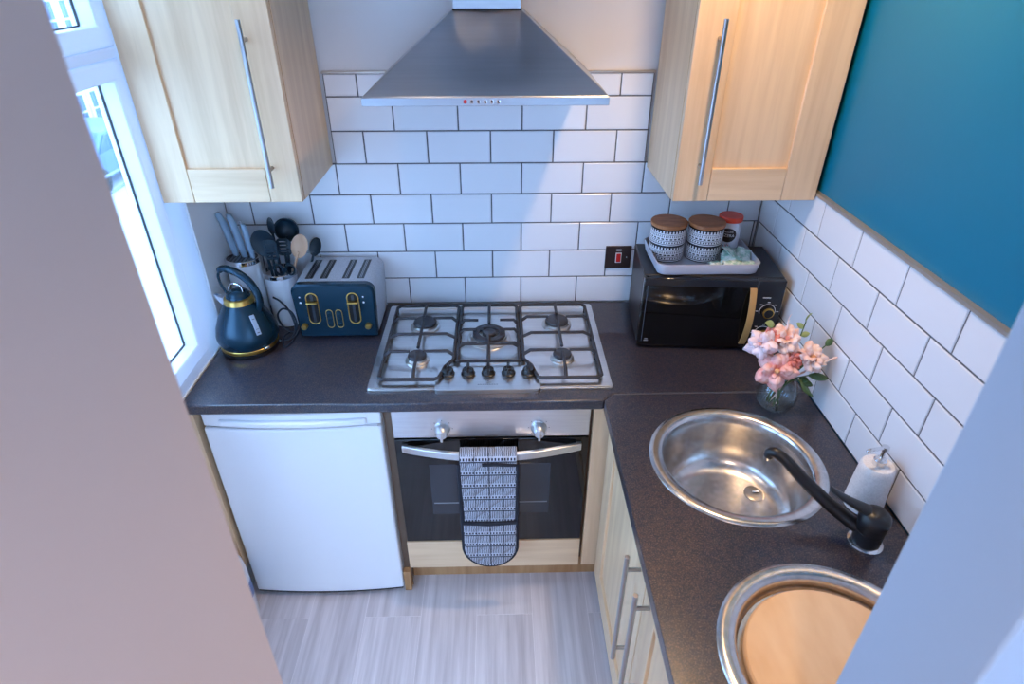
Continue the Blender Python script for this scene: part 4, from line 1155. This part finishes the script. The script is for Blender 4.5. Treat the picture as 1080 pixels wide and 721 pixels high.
def jar_text(txt, size, s0, z0):
    cu = bpy.data.curves.new('lettering', 'FONT'); cu.body = txt; cu.size = size; cu.align_x = 'CENTER'; cu.resolution_u = 2
    to = bpy.data.objects.new('lettering_source', cu); COL.objects.link(to)
    dg = bpy.context.evaluated_depsgraph_get()
    me = bpy.data.meshes.new_from_object(to.evaluated_get(dg))
    bpy.data.objects.remove(to)
    pw = parent_world(label_o)
    for v in me.vertices:
        p = wrap([(s0 + v.co.x, z0 + v.co.y)], 0.0362)[0]
        v.co = Vector(p) - pw
    me.name = 'lettering'; me.materials.clear(); me.materials.append(M_print)
    o = bpy.data.objects.new('lettering', me); COL.objects.link(o); o.parent = label_o
jar_text('NESCAFÉ', 0.0075, ctr[0], 0.0765)
jar_text('AZERA', 0.0135, ctr[0], 0.0625)
for q in range(5):       # coffee-cup print below the label
    MB().loft([wrap([(ctr[0]-0.010+q*0.005, 0.026), (ctr[0]-0.0085+q*0.005, 0.026)], 0.0358), wrap([(ctr[0]-0.010+q*0.005, 0.040-abs(q-2)*0.003), (ctr[0]-0.0085+q*0.005, 0.040-abs(q-2)*0.003)], 0.0358)], close=False).build('body_print', M_red if q % 2 else M_brownlabel, jar)
# sachets
def sachet(loc, rx, ry, rz, w=0.062, h=0.046):
    bm_ = MB()
    n = 8; grid = []
    for side in (1, -1):
        g_ = []
        for i in range(n+1):
            row = []
            for j in range(n+1):
                a, b = 2*i/n-1, 2*j/n-1
                puff = 0.007*max(0, (1-abs(a)**3)*(1-abs(b)**3))
                wr = 0.0022*math.sin(7*a+3*b+rz*5)*math.cos(5*b-2*a)
                row.append(bm_.bm.verts.new((a*w/2, b*h/2, side*puff + wr*(1 if side > 0 else 0.4))))
            g_.append(row)
        for i in range(n):
            for j in range(n):
                q = (g_[i][j], g_[i+1][j], g_[i+1][j+1], g_[i][j+1])
                bm_.bm.faces.new(q if side > 0 else tuple(reversed(q)))
    bmesh.ops.remove_doubles(bm_.bm, verts=bm_.bm.verts[:], dist=0.0004)
    o = bm_.build('sachet', M_mint, None)
    o.location = loc; o.rotation_euler = (rx, ry, rz)
    return o
sl = ['mint and white sachet lying at the left front of the tray', 'mint sachet tilted up in the middle of the sachet pile', 'mint sachet leaning at the back of the pile near the coffee jar',
      'mint sachet lying at the right front of the tray', 'small mint sachet on top of the pile', 'white sachet edge tucked against the front rim of the tray', 'mint sachet standing against the right rim of the tray']
for i, (p, rx, ry, rz) in enumerate((((0.612, -0.268, ZI+0.009), 0.15, 0.1, 0.4), ((0.648, -0.262, ZI+0.022), 0.55, 0.1, -0.3), ((0.672, -0.215, ZI+0.018), 0.6, -0.1, 0.2), ((0.688, -0.272, ZI+0.011), 0.2, -0.15, -0.4), ((0.652, -0.238, ZI+0.040), 0.5, 0.3, 0.9), ((0.650, -0.290, ZI+0.014), 0.5, 0.0, 0.1), ((0.698, -0.235, ZI+0.024), 0.3, -0.5, 1.2))):
    tag(sachet(p, rx, ry, rz), sl[i], 'sachet', 'sachets on the tray')

# ------------------------------------------------------------------ vase and flowers
vz = (0.702, -0.640, T)
vs_o = MB().lathe([(0, 0.0005), (0.034, 0.0005), (0.044, 0.006), (0.053, 0.024), (0.055, 0.042), (0.051, 0.066), (0.041, 0.086), (0.035, 0.094), (0.036, 0.099),
                   (0.034, 0.099), (0.033, 0.094), (0.039, 0.085), (0.0485, 0.066), (0.0525, 0.042), (0.0505, 0.025), (0.042, 0.009), (0.032, 0.005), (0, 0.005)], vz, 48).build('glass_vase', M_vase, None, loc=vz)
tag(vs_o, 'round clear glass vase by the right wall holding pink flowers', 'vase')
def petal(mb, M, L, W, curl, cup, n=5):
    g_ = []
    for i in range(n+1):
        t = i/n
        wd = W*math.sin(PI*(0.12 + 0.80*t))**0.8 * (1 if t < 0.98 else 0.85)
        row = []
        for j in range(5):
            s_ = j/2 - 1
            z = L*t*math.cos(curl*t*0.6) - 0.12*L*abs(s_)**2*t
            y = L*t*math.sin(curl*t*0.6) + cup*W*(s_*s_)*0.6
            row.append(mb.bm.verts.new(M @ Vector((s_*wd/2, -y, z))))
        g_.append(row)
    for i in range(n):
        for j in range(4):
            mb.bm.faces.new((g_[i][j], g_[i][j+1], g_[i+1][j+1], g_[i+1][j]))
def facing(c, d):
    z = Vector(d).normalized(); x = z.orthogonal().normalized(); y = z.cross(x)
    return Matrix(((x.x, y.x, z.x, c[0]), (x.y, y.y, z.y, c[1]), (x.z, y.z, z.z, c[2]), (0,0,0,1)))
def flower(label, c, d, size, m, m2, layers):
    c = P3(c, vz)
    root = thing('flower', label, 'flower', (vz[0], vz[1], T + 0.012), group='pink flowers in the vase')
    F = facing(c, d)
    bl = MB()
    for li, (cnt, tilt, ln, wd) in enumerate(layers):
        for k in range(cnt):
            a = 2*PI*(k + 0.5*(li % 2))/cnt + random.uniform(-0.15, 0.15)
            M = F @ Matrix.Rotation(a, 4, 'Z') @ Matrix.Translation((0, -0.10*size, 0)) @ Matrix.Rotation(R(tilt + random.uniform(-6, 6)), 4, 'X')
            petal(bl, M, size*ln*random.uniform(0.92, 1.08), size*wd, random.uniform(0.2, 0.7), 0.5)
    b = bl.build('bloom', m, root)
    s_ = b.modifiers.new('thickness', 'SOLIDIFY'); s_.thickness = 0.0007
    MB().lathe([(0, 0), (size*0.14, 0.02*size), (size*0.17, 0.16*size), (size*0.10, 0.30*size), (0, 0.34*size)], seg=14, M=F).build('centre', m2, root)
    base = (vz[0] + random.uniform(-0.022, 0.022), vz[1] + random.uniform(-0.022, 0.022), T + 0.012)
    nk = (vz[0] + (c[0]-vz[0])*0.30, vz[1] + (c[1]-vz[1])*0.30, T + 0.094)
    if (Vector(nk[:2]) - Vector(vz[:2])).length > 0.026:
        v = (Vector(nk[:2]) - Vector(vz[:2])).normalized()*0.026; nk = (vz[0]+v.x, vz[1]+v.y, nk[2])
    MB().tube(smooth_path([base, nk, c], 6), 0.0022, 8).build('stem', M_stem, root)
    return root
FULL = [(5, 66, 1.15, 1.05), (5, 44, 1.0, 0.92), (4, 24, 0.80, 0.74), (3, 8, 0.58, 0.52)]
OPEN = [(5, 76, 1.30, 1.15), (4, 52, 0.95, 0.90), (3, 24, 0.55, 0.48)]
flower('open pink flower with drooping petals at the front of the vase', (-0.038, -0.036, 0.146), (-0.25, -0.86, 0.44), 0.042, M_petal, M_petal_o, OPEN)
flower('pale blush full flower at the top of the bunch', (-0.010, 0.010, 0.218), (0.05, -0.62, 0.80), 0.036, M_petal_p, M_petal, FULL)
flower('pale peach flower spreading towards the right wall', (0.058, -0.016, 0.176), (0.35, -0.65, 0.68), 0.037, M_petal_p, M_petal_o, FULL)
flower('whitish lilac flower pointing left towards the microwave', (-0.080, 0.006, 0.204), (-0.70, -0.55, 0.45), 0.033, M_petal_l, M_petal, OPEN)
flower('small coral flower deep in the centre of the bunch', (0.010, -0.020, 0.172), (0.15, -0.75, 0.60), 0.024, M_petal_d, M_petal, FULL)
flower('coral pink bud behind the left flower', (-0.046, 0.016, 0.222), (-0.20, -0.55, 0.80), 0.023, M_petal_d, M_petal, FULL)
def leaf_geo(mb, M, L, W):
    g_ = []
    for i in range(7):
        t = i/6
        w = W*math.sin(PI*min(0.999, 0.04 + 0.96*t))**0.75
        g_.append([mb.bm.verts.new(M @ Vector((sx_*w/2, -0.14*L*t*t*1.5 + abs(sx_)*W*0.10, L*t))) for sx_ in (-1, 0, 1)])
    for i in range(6):
        for j in range(2):
            mb.bm.faces.new((g_[i][j], g_[i][j+1], g_[i+1][j+1], g_[i+1][j]))
def sprig(label, tip, leaves, m, sm=M_stem, sr=0.0016):
    tip = P3(tip, vz)
    root = thing('leaf_sprig', label, 'leaf', (vz[0], vz[1], T + 0.012), group='greenery in the vase')
    d2 = Vector((tip[0]-vz[0], tip[1]-vz[1]))
    nk = d2.normalized()*min(0.024, d2.length*0.5) if d2.length > 1e-5 else Vector((0,0))
    path = smooth_path([(vz[0] - nk.x*0.5, vz[1] - nk.y*0.5, T + 0.012), (vz[0]+nk.x, vz[1]+nk.y, T + 0.095), tip], 8)
    MB().tube(path, sr, 6).build('stem', sm, root)
    for (t, az, el, L, W) in leaves:
        p = path[min(len(path)-1, int(t*(len(path)-1)))]
        dvec = Vector((math.cos(R(az))*math.cos(R(el)), math.sin(R(az))*math.cos(R(el)), math.sin(R(el))))
        mb = MB(); leaf_geo(mb, facing(p, dvec), L, W)
        o = mb.build('leaf', m, root)
        s_ = o.modifiers.new('thickness', 'SOLIDIFY'); s_.thickness = 0.0007
sprig('dark green leaf hanging over the right side of the vase', (0.036, -0.040, 0.116), [(1.0, -50, -50, 0.050, 0.030), (0.9, -20, -10, 0.040, 0.020)], M_green)
sprig('dark green leaf sticking out right below the blush flower', (0.055, -0.030, 0.125), [(1.0, -15, 0, 0.055, 0.022), (0.8, -70, 10, 0.035, 0.018)], M_green)
sprig('pale green sprig rising highest behind the flowers', (0.050, 0.045, 0.252), [(1.0, 40, 60, 0.026, 0.018), (0.95, 170, 40, 0.024, 0.016), (0.9, -20, 30, 0.024, 0.016), (0.82, 150, 30, 0.022, 0.014)], M_green2)
sprig('yellow-green leaf pair at the upper left of the bunch', (-0.040, 0.035, 0.245), [(1.0, 200, 30, 0.032, 0.022), (0.93, 120, 50, 0.026, 0.018)], M_green2)
sprig('small olive leaf at the far right of the bunch', (0.092, -0.006, 0.205), [(1.0, 20, 40, 0.028, 0.018), (0.92, 150, 40, 0.020, 0.012)], M_green)
sprig('pink feathery stem reaching up and left past the dial', (-0.012, 0.020, 0.270), [(1.0, 60, 60, 0.018, 0.006), (0.96, 40, 50, 0.016, 0.006), (0.93, 150, 40, 0.016, 0.006), (0.90, 20, 30, 0.016, 0.006)], M_petal_p, M_petal_p, 0.0028)
sprig('pink feathery stem reaching right to the tiled wall', (0.105, -0.030, 0.178), [(1.0, 0, 20, 0.018, 0.006), (0.96, 40, 30, 0.016, 0.006), (0.92, -40, 20, 0.016, 0.006)], M_petal_p, M_petal_p, 0.0026)

# ------------------------------------------------------------------ ceiling downlights
def downlight(name, x, y, watts, col, label, size=0.045):
    d = thing(name, label, 'lamp', (x, y, CEIL - 0.012))
    MB().lathe([(0.034, 0.0), (0.047, 0.0), (0.048, 0.003), (0.047, 0.0115), (0.034, 0.0115), (0.034, 0.0)], (x, y, CEIL - 0.0121), 32).build('bezel', M_chrome, d)
    l = bpy.data.lights.new('bulb', 'SPOT')
    l.energy = watts; l.color = col; l.shadow_soft_size = size
    l.spot_size = R(132); l.spot_blend = 0.8
    lo = bpy.data.objects.new('bulb', l); COL.objects.link(lo)
    lo.parent = d; lo.location = (0, 0, -0.012)
for i, (x, y, w, c) in enumerate(LAMPS):
    downlight('ceiling_downlight', x, y, w*10, c, ('round recessed ceiling downlight nearer the window', 'round recessed ceiling downlight nearer the teal wall')[i])
downlight('ceiling_downlight', HALL_FILL[0], HALL_FILL[1], HALL_FILL[2]*10, HALL_FILL[3], 'round recessed ceiling downlight in the hall behind the doorway', 0.09)

# ------------------------------------------------------------------ outside the window
GZ = -3.05
M_pave = noisy('pale_paving', C(196, 196, 198), C(214, 214, 214), (1.2, 1.2, 1.2), 0.9)
struct(MB().box(-60, 60, -60, 60, GZ - 0.2, GZ).build('ground', M_pave))
M_render = mat('pale_house_render', C(216, 212, 204), 0.9)
M_slate = mat('slate_roof', C(120, 124, 134), 0.8)
M_hglass = mat('house_window_glass', C(70, 96, 130), 0.1)
def house(y0, y1, label):
    xf = -12.1
    h = thing('terraced_house', label, 'house', (-15, (y0+y1)/2, GZ), group='houses across the street')
    B('wall', M_render, h, -19, xf, y0, y1, GZ, GZ + 5.4)
    rf = MB(); rf.loft([[(-19.3, y0, GZ+5.4), (xf+0.3, y0, GZ+5.4), (-15.5, y0, GZ+7.6)], [(-19.3, y1, GZ+5.4), (xf+0.3, y1, GZ+5.4), (-15.5, y1, GZ+7.6)]]); rf.build('roof', M_slate, h)
    w = (y1-y0)
    for zc in (GZ + 0.75, GZ + 3.1):
        for f in (0.18, 0.50, 0.82):
            yc = y0 + w*f
            wn = B('window', M_upvc, h, xf-0.02, xf+0.06, yc-0.48, yc+0.48, zc-0.08, zc+1.0)
            for a in (0, 1):
                B('pane', M_hglass, wn, xf+0.05, xf+0.075, yc-0.36, yc+0.36, zc+a*0.48, zc+a*0.48+0.42)
house(14.2, 17.3, 'pale terraced house across the street seen through the window strip')
house(17.3, 20.4, 'pale terraced house further along the street, partly hidden by the sash')
house(11.0, 14.1, 'pale terraced house nearest along the street, mostly behind the partition wall')
rl = thing('street_railing', 'grey metal street railing on the far pavement below the houses', 'railing', (-9.1, 12.6, GZ))
M_rail = mat('galvanised_railing', C(120, 128, 140), 0.5, 0.5)
for z in (0.35, 0.72):
    MB().tube([(-9.1, 10.0, GZ+z), (-9.1, 15.0, GZ+z)], 0.035, 8).build('rail', M_rail, rl)
for k in range(6):
    MB().tube([(-9.1, 10.0+k, GZ), (-9.1, 10.0+k, GZ+0.95)], 0.04, 8).build('post', M_rail, rl)
cr_ = thing('parked_car', 'blue-grey parked hatchback in the street outside the window', 'car', (-10.6, 14.4, GZ))
M_car = mat('blue_grey_car_paint', C(90, 116, 150), 0.3, 0.3)
body = MB()
prof_c = [(-1.9, 0.30), (-1.95, 0.70), (-1.2, 0.86), (-0.7, 1.36), (0.9, 1.40), (1.6, 0.95), (1.95, 0.80), (1.95, 0.30)]
body.loft([[(-10.6-0.8, 14.4+a, GZ+b) for a, b in prof_c], [(-10.6+0.8, 14.4+a, GZ+b) for a, b in prof_c]])
body.build('body', M_car, cr_, bevel=0.06, seg=3)
MB().loft([[(-10.6+s_*0.81, 14.4-1.0, GZ+0.92), (-10.6+s_*0.81, 14.4-0.62, GZ+1.28), (-10.6+s_*0.81, 14.4+0.85, GZ+1.30), (-10.6+s_*0.81, 14.4+1.3, GZ+0.95)] for s_ in (0.98, 1.01)]).build('side_window', M_hglass, cr_)
for a in (-1.2, 1.2):
    MB().lathe([(0, -0.1), (0.30, -0.1), (0.32, 0), (0.30, 0.1), (0, 0.1)], seg=24, M=Matrix.Translation((-10.6+0.75, 14.4+a, GZ+0.32)) @ Matrix.Rotation(PI/2, 4, 'Y')).build('wheel', M_blackplastic, cr_)
hg = thing('street_hedge', 'small blue-green shrub in front of the terraced houses', 'shrub', (-11.2, 17.9, GZ))
hb = MB()
for k in range(260):
    a, b = random.uniform(0, 2*PI), random.uniform(0.05, 1)
    p = Vector((-11.2 + 0.42*math.cos(a)*math.sin(b*PI), 17.9 + 0.6*math.sin(a)*math.sin(b*PI), GZ + 0.45 - 0.42*math.cos(b*PI)))
    leaf_geo(hb, facing(p, (random.uniform(-1,1), random.uniform(-1,1), random.uniform(-0.3,1))), 0.16, 0.09)
hb.build('foliage', mat('shrub_green', C(96, 128, 120), 0.7), hg)
MB().tube([(-11.2, 17.9, GZ), (-11.2, 17.9, GZ+0.5)], 0.04, 8).build('stem', M_maple_d, hg)
